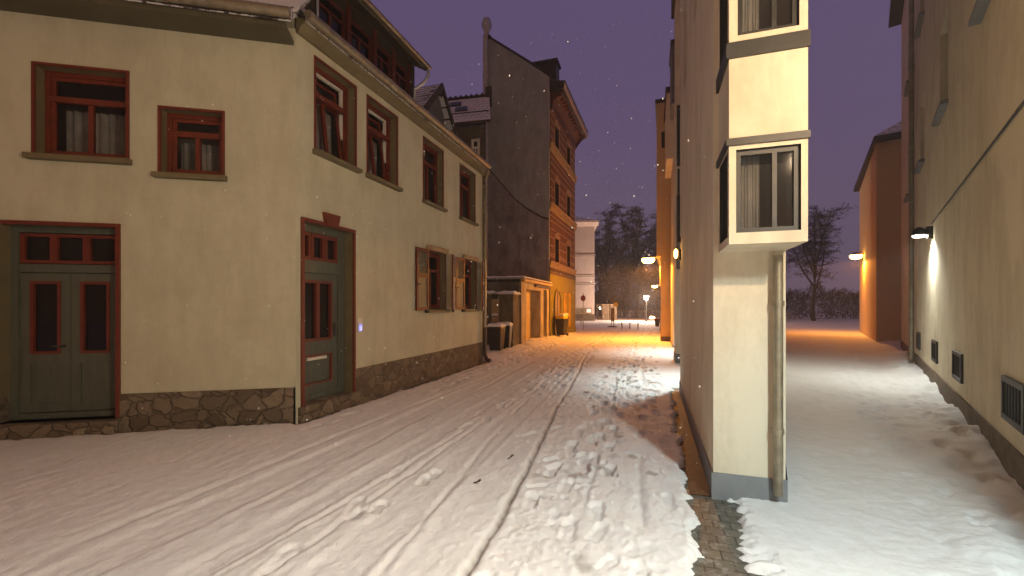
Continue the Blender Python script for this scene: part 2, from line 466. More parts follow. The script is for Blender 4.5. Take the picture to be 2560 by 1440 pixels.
Z = 0.045 + 0.02 * fbm(X, Y, 0.5, 1, 3) + 0.010 * fbm(X, Y, 2.3, 5, 4)
dirt = np.zeros_like(X)
trod = sstep(-1.5, -0.7, X + 0.12 * (Y - 3) * (Y < 8)) * sstep(0.55, 0.15, X)
trod = np.maximum(trod, 0.55 * sstep(-2.9, -2.3, X) * sstep(-1.2, -1.9, X) * sstep(6.5, 9, Y))
trod = np.maximum(trod, 0.7 * sstep(1.0, 1.4, X) * sstep(8, 3, X))
trod = np.maximum(trod, 0.45 * sstep(-3.5, -3.9, X) * sstep(5, 8, Y))
XS, YS = X + 0.05 * Y, Y * 0.62
lump = np.maximum(0, fbm(XS, YS, 9, 21, 3)) + 0.8 * np.maximum(0, fbm(XS, YS, 19, 31, 3))
ridg = 0.5 - np.abs(fbm(XS, YS, 17, 35, 3)) * 1.6
Z += lump * (0.005 + 0.007 * trod * (1 + 2.0 * sstep(4.5, 8, Y))) + trod * (0.008 * np.maximum(0, ridg - .1) * np.maximum(0, .5 + fbm(X, Y, 3, 37, 2)) + 0.012 * np.maximum(0, fbm(XS, YS, 42, 39, 2)) * sstep(8, 4, Y))
# packed wheel lanes: smoother and lower
for xc, sl, w, dp in ((-1.80, -0.03, 0.17, 0.016), (-3.25, 0.00, 0.17, 0.016), (-2.55, 0.00, 0.10, 0.010)):
    c = xc + sl * (Y - 2) * (Y < 12) + sl * 10 * (Y >= 12) + 0.05 * np.sin(Y * 0.35)
    d = np.abs(X - c)
    m = sstep(w + 0.05, w - 0.03, d)
    Z = Z * (1 - 0.55 * m) + 0.034 * 0.55 * m - dp * m * 0.25
    Z += 0.005 * np.exp(-((d - w - 0.05) / 0.035) ** 2) * (0.6 + 1.3 * vnoise(X * 5, Y * 5, 77))
# narrow ruts (bicycles, a handcart): sharp, dark at the bottom
for xc, sl, w, dp, dk in ((-1.00, -0.085, 0.021, 0.040, 0.95), (-1.52, -0.10, 0.020, 0.012, 0.12), (-2.15, 0.0, 0.018, 0.012, 0.12), (-2.36, 0.03, 0.015, 0.010, 0.1),
                          (-0.05, -0.02, 0.030, 0.016, 0.15), (-0.47, -0.03, 0.014, 0.010, 0.15), (-2.95, -0.03, 0.03, 0.012, 0.08), (-3.62, 0.02, 0.03, 0.012, 0.08)):
    c = xc + sl * (Y - 2) + 0.022 * np.sin(Y * 1.1 + xc * 9) + 0.03 * vnoise(Y * 3, Y * 0 + xc * 7, 9) + 0.012 * vnoise(Y * 9, Y * 0 + xc * 7, 19)
    d = X - c
    brk = (1.0 if dk > .5 else sstep(-0.22, 0.1, vnoise(Y * 1.4, Y * 0 + xc, 55))) * sstep(17, 11, Y)
    g = np.exp(-(d / w) ** 2) * brk
    Z -= dp * g
    Z += dp * (0.16 if dk > .5 else 0.4) * np.exp(-((np.abs(d) - 3.0 * w) / (1.6 * w)) ** 2) * brk * (0.8 + vnoise(X * 14, Y * 14, 3))
    dirt = np.maximum(dirt, dk * np.exp(-(d / (w * 1.1)) ** 2) * brk * (0.75 + 0.5 * vnoise(X * 20, Y * 20, 2)))
# boot prints
def foot(px, py, ang, dep, L=0.30, W=0.115, dk=0.0):
    dk *= .5
    global Z, dirt
    i0, i1 = np.searchsorted(ys, [py - 0.35, py + 0.35]); j0, j1 = np.searchsorted(xs, [px - 0.35, px + 0.35])
    if i1 - i0 < 2 or j1 - j0 < 2: return
    x = X[i0:i1, j0:j1] - px; y = Y[i0:i1, j0:j1] - py
    u = x * math.cos(ang) + y * math.sin(ang); v = -x * math.sin(ang) + y * math.cos(ang)
    wid = W * (1.0 - 0.25 * np.exp(-((v + 0.02) / 0.05) ** 2))
    q = (np.abs(u) / (wid / 2)) ** 3 + (np.abs(v) / (L / 2)) ** 3
    q = q + 0.5 * vnoise((x + px) * 22, (y + py) * 22, 4)
    dep *= .9 if py > 4 else .65
    inn = sstep(1.2, 0.7, q)
    rim = np.exp(-((np.sqrt(np.maximum(q, 0)) - 1.45) / 0.38) ** 2)
    Z[i0:i1, j0:j1] += -dep * inn + dep * 0.13 * rim * (0.7 + 1.4 * vnoise((x + px) * 11, (y + py) * 11, 14))
    if dk: dirt[i0:i1, j0:j1] = np.maximum(dirt[i0:i1, j0:j1], dk * sstep(0.9, 0.2, q) * (0.6 + 0.8 * vnoise((x + px) * 25, (y + py) * 25, 8)))
def trail(x0, y0, x1, y1, dep, skip=0.0, dk=0.0, rev=False):
    L = math.hypot(x1 - x0, y1 - y0); n = int(L / 0.36); a = math.atan2(-(x1 - x0), (y1 - y0))
    nx, ny = math.cos(a), math.sin(a)
    for i in range(n):
        if random.random() < skip: continue
        t = i / n; sd = 0.10 if i % 2 else -0.10
        foot(x0 + (x1 - x0) * t + nx * (sd + random.gauss(0, .03)), y0 + (y1 - y0) * t + ny * sd + random.gauss(0, .04), a + random.gauss(0, .14), dep * random.uniform(.6, 1.25), dk=dk * random.random())
trail(-0.85, 3.3, -0.30, 15, 0.045, 0.05, 0.25)
trail(-0.45, 3.0, -0.75, 17, 0.042, 0.1, 0.2)
trail(-0.72, 3.8, -1.2, 18, 0.036, 0.15, 0.2)
trail(0.0, 2.6, -0.15, 12, 0.030, 0.2, 0.1)
trail(-2.05, 2.1, -2.35, 7.0, 0.026, 0.25, 0.35)
trail(-2.1, 7, -2.5, 26, 0.040, 0.05, 0.3)
trail(-1.75, 8, -2.2, 26, 0.036, 0.1, 0.3)
trail(-2.6, 11, -2.9, 27, 0.03, 0.2, 0.3)
trail(-3.9, 7.5, -4.0, 24, 0.034, 0.1, 0.25)
trail(-3.65, 9.5, -3.6, 22, 0.030, 0.2, 0.25)
trail(-4.1, 4.5, -3.7, 9, 0.018, 0.5)
trail(2.3, 5.5, 7.0, 19, 0.04, 0.1, 0.1); trail(2.0, 3.2, 7.6, 17, 0.04, 0.05, 0.1); trail(1.5, 2.0, 5.2, 15, 0.03, 0.2, 0.1); trail(1.2, 1.6, 4.6, 12, 0.03, 0.2, 0.1); trail(2.4, 3.0, 8.2, 18, 0.035, 0.1, 0.1); trail(2.0, 2.4, 6.2, 16, 0.035, 0.1, 0.1)
for _ in range(70):
    yy = 2 + 14 * random.random() ** 1.4
    foot(random.uniform(-1.3, 0.1) - 0.04 * yy, yy, random.uniform(-3, 3), random.uniform(.012, .035), random.uniform(.16, .3), random.uniform(.08, .12), 0.15)
for fx, fy in ((-2.1, 2.72), (-2.02, 2.86), (-1.95, 3.45), (-1.93, 3.6)):
    foot(fx, fy, .1, .04, .22, .12, 0.85)
# thin trampled spots
dirt = np.maximum(dirt, 0.5 * sstep(0.34, 0.62, fbm(X, Y, 5.0, 63, 3)) * trod)
dirt = np.maximum(dirt, 0.75 * sstep(0.22, 0.42, fbm(XS, YS * .7, 8.0, 67, 3)) * trod * sstep(5.5, 8, Y))
dirt *= sstep(0.12, -0.05, X - 0.1) * 0.9 + 0.1
# bank heaped against the left side
bank = sstep(-3.75, -4.7, X) * sstep(11.6, 14, Y) * sstep(27, 22, Y)
Z += 0.17 * bank + 0.04 * bank * fbm(X, Y, 2.5, 91, 3)
en = (X - 1.95) * -.933 + (Y - 2.2) * .361; eu = (X - 1.95) * .361 + (Y - 2.2) * .933
b2 = sstep(.8, .05, en) * sstep(-.5, .5, eu) * (en > -1)
Z += b2 * np.maximum(0, .09 + .16 * fbm(X, Y, 1.6, 93, 3))
# melted strip along the left house, the open paving and the planting bed by the right wall
edge = 0.09 * fbm(X, Y, 4.0, 41, 4) + 0.05 * fbm(X, Y, 14, 43, 2) + 0.07 * fbm(X * .25, Y, 24, 45, 2)
m = sstep(-4.47, -4.30, X + edge * 0.8 + 0.06 * (Y < 7)); m = np.where((Y > 11.6) | (Y < 4.5), 1, m)
nd = (X + 4.6) * .508 + (Y - 4.655) * -.862; nu = (X + 4.6) * -.862 + (Y - 4.655) * -.508
m = np.where((nu > 0) & (nd < 1), sstep(.06, .17, nd + edge * .8), m)
r_in = sstep(0.33, 0.22, X - edge * 0.9 - 0.012 * (Y - 4) * (Y > 4)); r_out = sstep(0.50, 0.70, X + edge * 1.8)
mr = np.where(Y < 9.0, np.maximum(r_in, r_out), 1.0)
mr = np.where((Y < 1.0), 1.0, mr)
keep = np.minimum(m, mr)
Z += 0.0065 * fbm(X + 0.04 * Y, Y * 0.30, 16, 81, 4) * sstep(14, 8, Y) + 0.004 * fbm(X, Y, 30, 87, 2) * sstep(9, 5, Y)
Z += 0.035 * np.maximum(0, fbm(X, Y, 26, 95, 2) - .30) * sstep(10, 4, Y) * (.3 + trod)
Z = np.maximum(Z, 0.008)
Z = Z * keep - 0.05 * (1 - keep)
me = bpy.data.meshes.new('snow_ground')
nx_, ny_ = len(xs), len(ys)
co = np.stack([X, Y, Z], -1).reshape(-1, 3).astype(np.float32)
idx = np.arange(nx_ * ny_).reshape(ny_, nx_)
fc = np.stack([idx[:-1, :-1], idx[:-1, 1:], idx[1:, 1:], idx[1:, :-1]], -1).reshape(-1, 4)
me.vertices.add(len(co)); me.vertices.foreach_set('co', co.ravel())
me.loops.add(fc.size); me.loops.foreach_set('vertex_index', fc.ravel().astype(np.int32))
me.polygons.add(len(fc)); me.polygons.foreach_set('loop_start', np.arange(0, fc.size, 4, dtype=np.int32))
me.polygons.foreach_set('use_smooth', np.ones(len(fc), bool))
me.update(calc_edges=True)
at = me.attributes.new('dirt', 'FLOAT', 'POINT'); at.data.foreach_set('value', np.clip(dirt, 0, 1).ravel().astype(np.float32))
me.materials.append(M['snow'])
so = bpy.data.objects.new('snow_ground', me); COL.objects.link(so)
tag(so, 'trampled snow with footprints and ruts covering the lane', 'snow', kind='structure')
g = MB(); g.box(-70, 70, -40, 150, -0.3, 0.0)
tag(part('ground', g, 'paving'), 'wet paving stones showing beside the near right wall', 'ground', kind='structure')
g = MB(); g.box(0.30, 0.475, 3.96, 8.6, -0.02, 0.012)
tag(part('soil', g, 'soil'), 'narrow strip of brown leaf litter along the wall foot', 'soil', kind='structure')

# ------------------------------------------------------------------ windows
def window(parent, fr, u0, u1, z0, z1, depth, frame='red', transom=0.32, mullion=True, tilt=0.0, curtain=True, sill=True, surround=True, topsplit=False, sillmat='olive', pane='glass'):
    fw = 0.055
    n1 = -depth + 0.06; n0 = -depth
    mb = MB()
    mb.ring(fr, u0, u1, z0, z1, fw, n0, n1)
    zt = z1 - (z1 - z0) * transom
    if transom: mb.fbox(fr, u0 + fw, u1 - fw, n0, n1 + 0.012, zt - 0.035, zt + 0.035)
    if tilt:   # pale lining of the fixed frame seen past the tilted sash
        mb.fbox(fr, u0 + fw, u1 - fw, n0 - 0.05, n0 + 0.002, z1 - fw - 0.028, z1 - fw, 1)
        mb.fbox(fr, u1 - fw - 0.03, u1 - fw, n0 - 0.05, n0 + 0.002, z0 + 0.35 * (z1 - z0), z1 - fw - 0.03, 1)
    w = part('window', mb, [frame, 'white'], parent)
    # sash, tilting inward about its foot
    sb = MB(); a, b, c, d = u0 + fw + 0.004, u1 - fw - 0.004, z0 + fw, z1 - fw - 0.004
    if tilt: a += 0.03; b -= 0.045; d -= 0.05
    sb.ring(fr, a, b, c, d, 0.045, n0 + 0.005, n0 + 0.045)
    if mullion:
        mu = (a + b) / 2
        sb.fbox(fr, mu - 0.028, mu + 0.028, n0 + 0.006, n0 + 0.05, c + 0.045, (zt - 0.03) if not topsplit else d - 0.045)
    if tilt and transom: sb.fbox(fr, a + .045, b - .045, n0 + 0.006, n0 + 0.05, zt - 0.03, zt + 0.03)
    pb = MB(); pb.fbox(fr, a + 0.03, b - 0.03, n0 + 0.018, n0 + 0.028, c + 0.03, d - 0.03)
    if tilt:
        for q in (sb, pb):
            for p in q.v:
                h = p.z - c; p -= fr.n * (h * math.sin(tilt)); p.z = c + h * math.cos(tilt)
    part('sash', sb, frame, w); part('pane', pb, pane, w)
    if curtain:
        cb = MB(); n = 40; vs = []
        ztop = z1 - 0.1 if curtain == 'full' else zt - 0.02
        for i in range(n + 1):
            t = i / n; uu = u0 + 0.02 + t * (u1 - u0 - 0.04); nn = n0 - 0.24 + 0.025 * math.sin(t * 60 + u0 * 3) + .01 * math.sin(t * 23)
            vs += [fr.p(uu, nn, z0 + 0.02), fr.p(uu, nn, ztop)]
        cb.add(vs, [(2 * i, 2 * i + 2, 2 * i + 3, 2 * i + 1) for i in range(n)], 0, True)
        part('curtain', cb, 'curtain', w)
    if sill:
        b_ = MB(); e = 0.06
        b_.extrude([fr.p(u0 - e, -depth + .05, z0 + 0.02), fr.p(u0 - e, 0.10, z0 - 0.015), fr.p(u0 - e, 0.10, z0 - 0.075), fr.p(u0 - e, -0.01, z0 - 0.075), fr.p(u0 - e, -0.01, z0 - 0.004), fr.p(u0 - e, -depth + .05, z0 - .004)],
                   [fr.p(u1 + e, -depth + .05, z0 + 0.02), fr.p(u1 + e, 0.10, z0 - 0.015), fr.p(u1 + e, 0.10, z0 - 0.075), fr.p(u1 + e, -0.01, z0 - 0.075), fr.p(u1 + e, -0.01, z0 - 0.004), fr.p(u1 + e, -depth + .05, z0 - .004)])
        part('sill', b_, sillmat, w)
    if surround:
        r_ = MB(); t = 0.03
        r_.fbox(fr, u0 - t, u0 + 0.003, -0.01, 0.014, z0, z1 + t); r_.fbox(fr, u1 - 0.003, u1 + t, -0.01, 0.014, z0, z1 + t)
        r_.fbox(fr, u0 + 0.003, u1 - 0.003, -0.01, 0.014, z1 - 0.003, z1 + t)
        part('window_surround', r_, 'red', w)
    return w

# ------------------------------------------------------------------ left house
HF = Fr((-4.6, 0), (0, 1), (1, 0))
Y0, Y1 = 4.66, 11.40
house = thing('cream_house', 'cream two-storey house with red-trimmed windows, shutters and grey-green door', 'house', (-4.6, 8, 0))
UP = [(5.02, 5.89, 3.84, 5.15), (6.21, 7.09, 3.84, 5.15), (8.09, 8.97, 3.84, 5.15), (9.90, 10.85, 3.84, 5.15)]
LOW = [(8.23, 9.09, 1.53, 2.80), (10.07, 10.93, 1.53, 2.80)]
DOOR = (4.79, 5.84, 0.22, 2.78)
w = MB()
w.wall(HF, Y0, Y1, 0.58, 5.55, UP + LOW + [(DOOR[0], DOOR[1], 0.58, DOOR[3])], 0.22)
w.quad([HF.p(Y1, 0, 0), HF.p(Y1, -7, 0), HF.p(Y1, -7, 5.5), HF.p(Y1, -3.5, 9.0), HF.p(Y1, 0, 5.5)])
w.quad([HF.p(Y0, 0, 0), HF.p(Y0, -7, 0), HF.p(Y0, -7, 5.5), HF.p(Y0, -3.5, 9.0), HF.p(Y0, 0, 5.5)])
w.quad([HF.p(Y0, -7, 0), HF.p(Y1, -7, 0), HF.p(Y1, -7, 5.5), HF.p(Y0, -7, 5.5)])
w.fbox(HF, Y0 + .01, Y1 - .01, -6.9, -0.23, 3.2, 3.3, 2)
w.fbox(HF, Y0 + .01, Y1 - .01, -3.1, -3.0, .1, 5.4, 2)
w.fbox(HF, Y0, DOOR[0], -.22, 0, 0, .58)
part('wall', w, ['cream', 'olive', 'rearwall'], house, fix=False)
pl = MB()
pl.wall(HF, DOOR[1], Y1, 0.0, 0.58, [], 0.22, 0, 1)
for p in pl.v: 
    if abs(p.x + 4.6) < 1e-6: p.x += 0.025
pl.quad([HF.p(DOOR[1], .025, .2), HF.p(DOOR[1], .025, .58), HF.p(DOOR[1], -.24, .58), HF.p(DOOR[1], -.24, .2)], 1)
pl.quad([HF.p(DOOR[1], .025, .58), HF.p(Y1, .025, .58), HF.p(Y1, 0, .58), HF.p(DOOR[1], 0, .58)])
pl.quad([HF.p(Y1, .025, 0), HF.p(Y1, .025, .58), HF.p(Y1, -.3, .58), HF.p(Y1, -.3, 0)])
part('plinth', pl, ['rubble', 'olive'], house, fix=False)
for i, h in enumerate(UP):
    window(house, HF, *h, 0.2, tilt=R(7) if i < 2 else 0, mullion=True)
SH = 0.42
def shutter(parent, hinge, sign, wdt, ang_n0, ang_n1, z0, z1):
    """board-and-louvre shutter from its hinge side to its free side, slightly off the wall"""
    ua, ub = hinge, hinge + sign * wdt
    fr = Fr(tuple(HF.p(ua, ang_n0, 0))[:2], tuple(HF.p(ub, ang_n1, 0) - HF.p(ua, ang_n0, 0))[:2], (1, 0))
    nn = Vector((-fr.u.y, fr.u.x, 0)); fr.n = nn if nn.x > 0 else -nn
    L = wdt
    mb = MB(); f = 0.06
    mb.ring(fr, 0, L, z0, z1, f, 0, 0.038); zm = z0 + (z1 - z0) * 0.56
    mb.fbox(fr, f, L - f, 0, 0.038, zm - 0.04, zm + 0.04)
    mb.fbox(fr, f, L - f, 0.008, 0.022, z0 + f, zm - 0.04, 1)
    k = 11; h = (z1 - f - zm - 0.04) / k
    for i in range(k):
        zz = zm + 0.04 + i * h
        mb.hexa([fr.p(f, .004, zz + h * .75), fr.p(L - f, .004, zz + h * .75), fr.p(L - f, .032, zz), fr.p(f, .032, zz),
                 fr.p(f, .004, zz + h * .95), fr.p(L - f, .004, zz + h * .95), fr.p(L - f, .032, zz + h * .25), fr.p(f, .032, zz + h * .25)], 1)
    o = part('shutter', mb, ['shutterred', 'shutter'], parent)
    for nm, bx in (('latch', (L * .75, L - .02, .038, .06, z0 + .52, z0 + .56)), ('hinge', (0.0, .09, .038, .048, z0 + .12, z0 + .15)), ('hinge', (0, .09, .038, .048, z1 - .17, z1 - .14)), ('pintle', (.02, .10, -.01, .05, z0 - .05, z0 + .01))):
        b = MB(); b.fbox(fr, *bx); part(nm, b, 'darkmetal', o)
for h in LOW:
    wd = window(house, HF, *h, 0.2, curtain=True, sillmat='olive')
    shutter(house, h[0] - 0.02, -1, 0.48, 0.03, 0.02, h[2] - 0.02, h[3] + 0.0)
    shutter(house, h[1] + 0.02, 1, 0.36, 0.16, 0.05, h[2] - 0.02, h[3] + 0.0)
    b = MB(); b.fbox(HF, h[0] - .03, h[1] + .03, .016, .07, h[3] + .01, h[3] + .085); b.fbox(HF, h[0] - .03, h[1] + .03, .016, .085, h[3] + .085, h[3] + .105)
    part('lintel', b, 'line', house)
# door
b = MB(); t = 0.045
b.fbox(HF, DOOR[0] - t, DOOR[0] + .004, -.01, .03, .2, DOOR[3] + t); b.fbox(HF, DOOR[1] - .004, DOOR[1] + t * .7, -.01, .03, .22, DOOR[3] + t)
b.fbox(HF, DOOR[0] + .004, DOOR[1] - .004, -.01, .03, DOOR[3] - .004, DOOR[3] + t)
b.extrude([HF.p(5.20, .0, 2.78), HF.p(5.43, .0, 2.78), HF.p(5.48, 0, 2.97), HF.p(5.15, 0, 2.97)], [HF.p(5.20, .06, 2.78), HF.p(5.43, .06, 2.78), HF.p(5.48, .06, 2.97), HF.p(5.15, .06, 2.97)])
part('door_surround', b, 'red', house)
b = MB(); n0, n1 = -0.24, -0.18
a, c = DOOR[0], DOOR[1]
b.fbox(HF, a, a + .06, n0, n1 + .02, .22, 2.78); b.fbox(HF, c - .16, c, n0, n1 + .02, .22, 2.78)
b.fbox(HF, a + .06, c - .16, n0, n1 + .02, 2.68, 2.78); b.fbox(HF, a + .06, c - .16, n0, n1 + .03, 2.09, 2.27)
dl, dr = a + .06, c - .16
tw = (dr - dl) / 3
for i in range(3):
    b.ring(HF, dl + i * tw + .004, dl + (i + 1) * tw - .004, 2.275, 2.675, .05, n0 + .01, n1 + .012, 1)
fr_ = part('door_frame', b, ['greygreen', 'red'], house)
p_ = MB()
for i in range(3): p_.fbox(HF, dl + i * tw + .05, dl + (i + 1) * tw - .05, n0 + .02, n0 + .03, 2.32, 2.63)
part('pane', p_, 'darkglass', fr_)
b = MB()
b.fbox(HF, dl, dl + .10, n0, n1, .22, 2.085); b.fbox(HF, dr - .12, dr, n0, n1, .22, 2.085)
b.fbox(HF, dl + .10, dr - .12, n0, n1, 1.98, 2.085); b.fbox(HF, dl + .10, dr - .12, n0, n1, .88, 1.08)
b.fbox(HF, dl + .10, dr - .12, n0, n1, .22, .44); b.fbox(HF, dl + .10, dr - .12, n0 + .01, n1 - .02, .44, .88)
ga, gb = dl + .10, dr - .12; gm = (ga + gb) / 2
for (u0, u1) in ((ga, gm), (gm, gb)):
    b.ring(HF, u0, u1, 1.08, 1.98, .038, n0 + .005, n1 + .015, 1)
b.ring(HF, ga, gb, .44, .88, .028, n1 - .03, n1 + .014, 1)
b.fbox(HF, dl, dr, n1, n1 + .02, .24, .30)
dd = part('door', b, ['greygreen', 'red'], house)
p_ = MB()
for (u0, u1) in ((ga, gm), (gm, gb)): p_.fbox(HF, u0 + .035, u1 - .035, n0 + .02, n0 + .03, 1.11, 1.95)
part('pane', p_, 'darkglass', dd)
b = MB(); b.fbox(HF, ga + .10, gb - .12, n1 - .03, n1 + .012, .80, .845); b.fbox(HF, ga + .12, gb - .14, n1 + .012, n1 + .02, .832, .842)
part('mail_slot', b, 'white', dd)
b = MB(); b.fbox(HF, dr - .09, dr - .045, n1, n1 + .01, 1.12, 1.34); b.tube([HF.p(dr - .07, n1 + .01, 1.24), HF.p(dr - .07, n1 + .06, 1.24), HF.p(dr - .17, n1 + .065, 1.235)], .011, 8)
part('handle', b, 'darkmetal', dd)
b = MB(); b.fbox(HF, 4.70, 5.95, -.25, .05, .0, .215)
part('doorstep', b, 'rubble', house, bevel=.015)
# doorbell
b = MB(); b.fbox(HF, 5.935, 6.04, 0, .028, 1.17, 1.40)
bell = part('doorbell', b, 'white', house, bevel=.006)
b = MB(); b.fbox(HF, 5.95, 6.025, .0285, .032, 1.19, 1.30); part('display', b, 'blue', bell)
b = MB(); b.fbox(HF, 5.96, 6.015, .0325, .034, 1.205, 1.225); b.fbox(HF, 5.96, 6.015, .0325, .034, 1.245, 1.262); part('name_label', b, 'bluewhite', bell)
# cornice, gutter, downspout
b = MB()
b.extrude([HF.p(Y0, -.02, 5.30), HF.p(Y0, .05, 5.30), HF.p(Y0, .07, 5.36), HF.p(Y0, .14, 5.40), HF.p(Y0, .17, 5.47), HF.p(Y0, -.02, 5.5)],
          [HF.p(Y1 + .05, -.02, 5.30), HF.p(Y1 + .05, .05, 5.30), HF.p(Y1 + .05, .07, 5.36), HF.p(Y1 + .05, .14, 5.40), HF.p(Y1 + .05, .17, 5.47), HF.p(Y1 + .05, -.02, 5.5)])
part('cornice', b, 'olive', house)
b = MB(); gz, gn = 5.50, 0.20
b.tube([HF.p(4.66, gn, gz), HF.p(11.42, gn, gz + .03)], .068, 14)
for i in range(9): 
    yy = 4.95 + i * .8; b.tube([HF.p(yy, gn, gz + .002 + .03 * (yy - 4.66) / 6.8), HF.p(yy + .035, gn, gz + .002 + .03 * (yy - 4.66) / 6.8)], .074, 14)
part('gutter', b, 'zinc', house)
b = MB(); yy = 11.36
b.tube([HF.p(yy, gn, gz), HF.p(yy, gn, gz - .10), HF.p(yy, .09, gz - .36), HF.p(yy, .085, gz - .5), HF.p(yy, .085, .95)], .048, 12)
for z in (4.2, 2.9, 1.6): b.tube([HF.p(yy, .085, z), HF.p(yy, .085, z + .05)], .056, 12)
dsp = part('downspout', b, 'zinc', house)
b = MB(); b.tube([HF.p(yy, .085, 1.0), HF.p(yy, .085, .25), HF.p(yy + .0, .14, .10), HF.p(yy, .24, .06)], .058, 12); part('standpipe', b, 'brownmetal', dsp)
# roof
b = MB()
b.extrude([HF.p(Y0, .16, 5.52), HF.p(Y0, -3.5, 9.18), HF.p(Y0, -3.5, 9.02), HF.p(Y0, .16, 5.42)], [HF.p(Y1 + .08, .16, 5.52), HF.p(Y1 + .08, -3.5, 9.18), HF.p(Y1 + .08, -3.5, 9.02), HF.p(Y1 + .08, .16, 5.42)])
b.extrude([HF.p(Y0, -7.2, 5.5), HF.p(Y0, -3.5, 9.18), HF.p(Y0, -3.5, 9.02), HF.p(Y0, -7.2, 5.35)], [HF.p(Y1 + .08, -7.2, 5.5), HF.p(Y1 + .08, -3.5, 9.18), HF.p(Y1 + .08, -3.5, 9.02), HF.p(Y1 + .08, -7.2, 5.35)])
roof = part('roof', b, 'rooftile', house)
# long dormer
d0, d1, dn = 4.72, 8.36, -0.45
b = MB()
DW = [(5.55, 6.25, 6.02, 6.70), (6.30, 7.0, 6.02, 6.70), (7.05, 7.62, 6.02, 6.70), (7.68, 8.25, 6.02, 6.70)]
DF = Fr((-4.6 + dn, 0), (0, 1), (1, 0))
b.wall(DF, d0, d1, 5.8, 6.95, DW, .12, 0, 0)
b.quad([HF.p(d1, dn, 5.8), HF.p(d1, -2.4, 7.9), HF.p(d1, -2.4, 8.0), HF.p(d1, dn, 6.98)]); b.quad([HF.p(d0, dn, 5.8), HF.p(d0, -2.4, 7.9), HF.p(d0, -2.4, 8.0), HF.p(d0, dn, 6.98)])
dorm = part('dormer', b, ['timber'], house, fix=False)
for h in DW:
    mb = MB(); mb.ring(DF, *h, .05, -.1, -.04); mb.fbox(DF, h[0] + .05, h[1] - .05, -.1, -.05, 6.46, 6.50); mb.fbox(DF, (h[0] + h[1]) / 2 - .02, (h[0] + h[1]) / 2 + .02, -.1, -.05, h[2] + .05, 6.46)
    mb.fbox(DF, h[0] - .02, h[0] + .02, .001, .03, 5.95, 6.85); mb.fbox(DF, h[1] - .02, h[1] + .02, .001, .03, 5.95, 6.85)
    part('dormer_window', mb, 'shadedred', dorm)
mb = MB()
for h in DW: mb.fbox(DF, h[0] + .03, h[1] - .03, -.09, -.08, h[2] + .03, h[3] - .03)
part('pane', mb, 'darkglass', dorm)
b = MB()
A = [(-.16, 6.78), (-2.55, 8.10), (-2.55, 8.26), (-.14, 6.90)]
b.extrude([HF.p(d0 - .04, n, z) for n, z in A], [HF.p(8.50, n, z) for n, z in A])
b.tube([HF.p(d0, -.10, 6.86), HF.p(8.54, -.10, 6.86)], .05, 10, 1)
part('dormer_roof', b, ['soffit', 'zinc'], dorm)
b = MB(); snow_cap(b, HF, d0, 8.48, -2.5, -.2, 6.80, .07, .12, 3, 0, -.565); part('snow_cap', b, 'snow', dorm)
b = MB(); b.tube([HF.p(8.48, -.10, 6.82), HF.p(8.48, -.11, 6.66), HF.p(8.44, -.2, 6.5), HF.p(8.40, -.40, 6.38), HF.p(8.40, -.43, 6.0)], .035, 10)
part('dormer_downspout', b, 'zincgrey', dorm)
b = MB(); b.tube([HF.p(5.5, dn + .05, 6.0), HF.p(5.5, dn + .05, 6.95)], .02, 6); part('rain_chain', b, 'zincgrey', dorm); b = MB(); b.fbox(DF, 8.3, 8.4, -.02, .05, 5.85, 6.95); part('dormer_post', b, 'timber', dorm)
# small gable dormer near the far end
b = MB(); gf = -1.0; yc, hw, zb, zp = 10.55, 0.95, 6.6, 7.62
F0 = Fr((-4.6 + gf, 0), (0, 1), (1, 0))
b.extrude([F0.p(yc - hw * .8, 0, zb - .1), F0.p(yc + hw * .8, 0, zb - .1), F0.p(yc, 0, zp - .1)], [F0.p(yc - hw * .8, -1.6, zb - .1), F0.p(yc + hw * .8, -1.6, zb - .1), F0.p(yc, -1.6, zp - .1)], 0)
gd = part('gable_dormer', b, 'slate', house)
b = MB()
for sgn in (-1, 1):
    a0 = [F0.p(yc, .14, zp), F0.p(yc + sgn * hw * 1.25, .14, zp - 1.05 * 1.25), F0.p(yc + sgn * hw * 1.25, .14, zp - 1.05 * 1.25 - .13), F0.p(yc, .14, zp - .13)]
    b.extrude(a0, [p + Vector((-1.9, 0, 0)) for p in a0], 0)
part('dormer_roof', b, 'rooftile', gd)
b = MB()
for sgn in (-1, 1):
    a0 = [F0.p(yc, .145, zp + .02), F0.p(yc + sgn * hw * 1.28, .145, zp - 1.05 * 1.28 + .02), F0.p(yc + sgn * hw * 1.28, .145, zp - 1.05 * 1.28 - .18), F0.p(yc, .145, zp - .17)]
    b.extrude(a0, [p + Vector((.05, 0, 0)) for p in a0], 0)
b.box(-4.6 + gf, -4.6 + gf + .05, 10.2, 10.9, 6.5, 6.62)
part('bargeboard', b, 'timber', gd)

# ------------------------------------------------------------------ neighbour at the near left, turned towards the camera
NF = Fr((-4.6, 4.655), (-.862, -.508), (.508, -.862))
nb = thing('neighbour_house', 'cream house angled at the near left with brown-framed windows and wide doorway', 'house', (-6.8, 3.3, 0))
NW = [(1.95, 2.90, 3.44, 4.52), (0.88, 1.58, 3.30, 4.12), (4.1, 5.0, 3.44, 4.52)]
ND = (2.06, 3.25, 0.2, 2.58); NG = (0.0, 0.0)
NL = [(0.38, 0.40, 1.6, 1.62)]
b = MB()
b.wall(NF, 0.0, 9.0, 0.50, 5.35, NW + [(ND[0], ND[1], .50, ND[3])], .22, 0, 1)
for u in (0.0, 9.0): b.quad([NF.p(u, 0, 0), NF.p(u, -6, 0), NF.p(u, -6, 5.35), NF.p(u, -3, 8.2), NF.p(u, 0, 5.35)], 0)
b.quad([NF.p(0, -6, 0), NF.p(9, -6, 0), NF.p(9, -6, 5.35), NF.p(0, -6, 5.35)], 0)
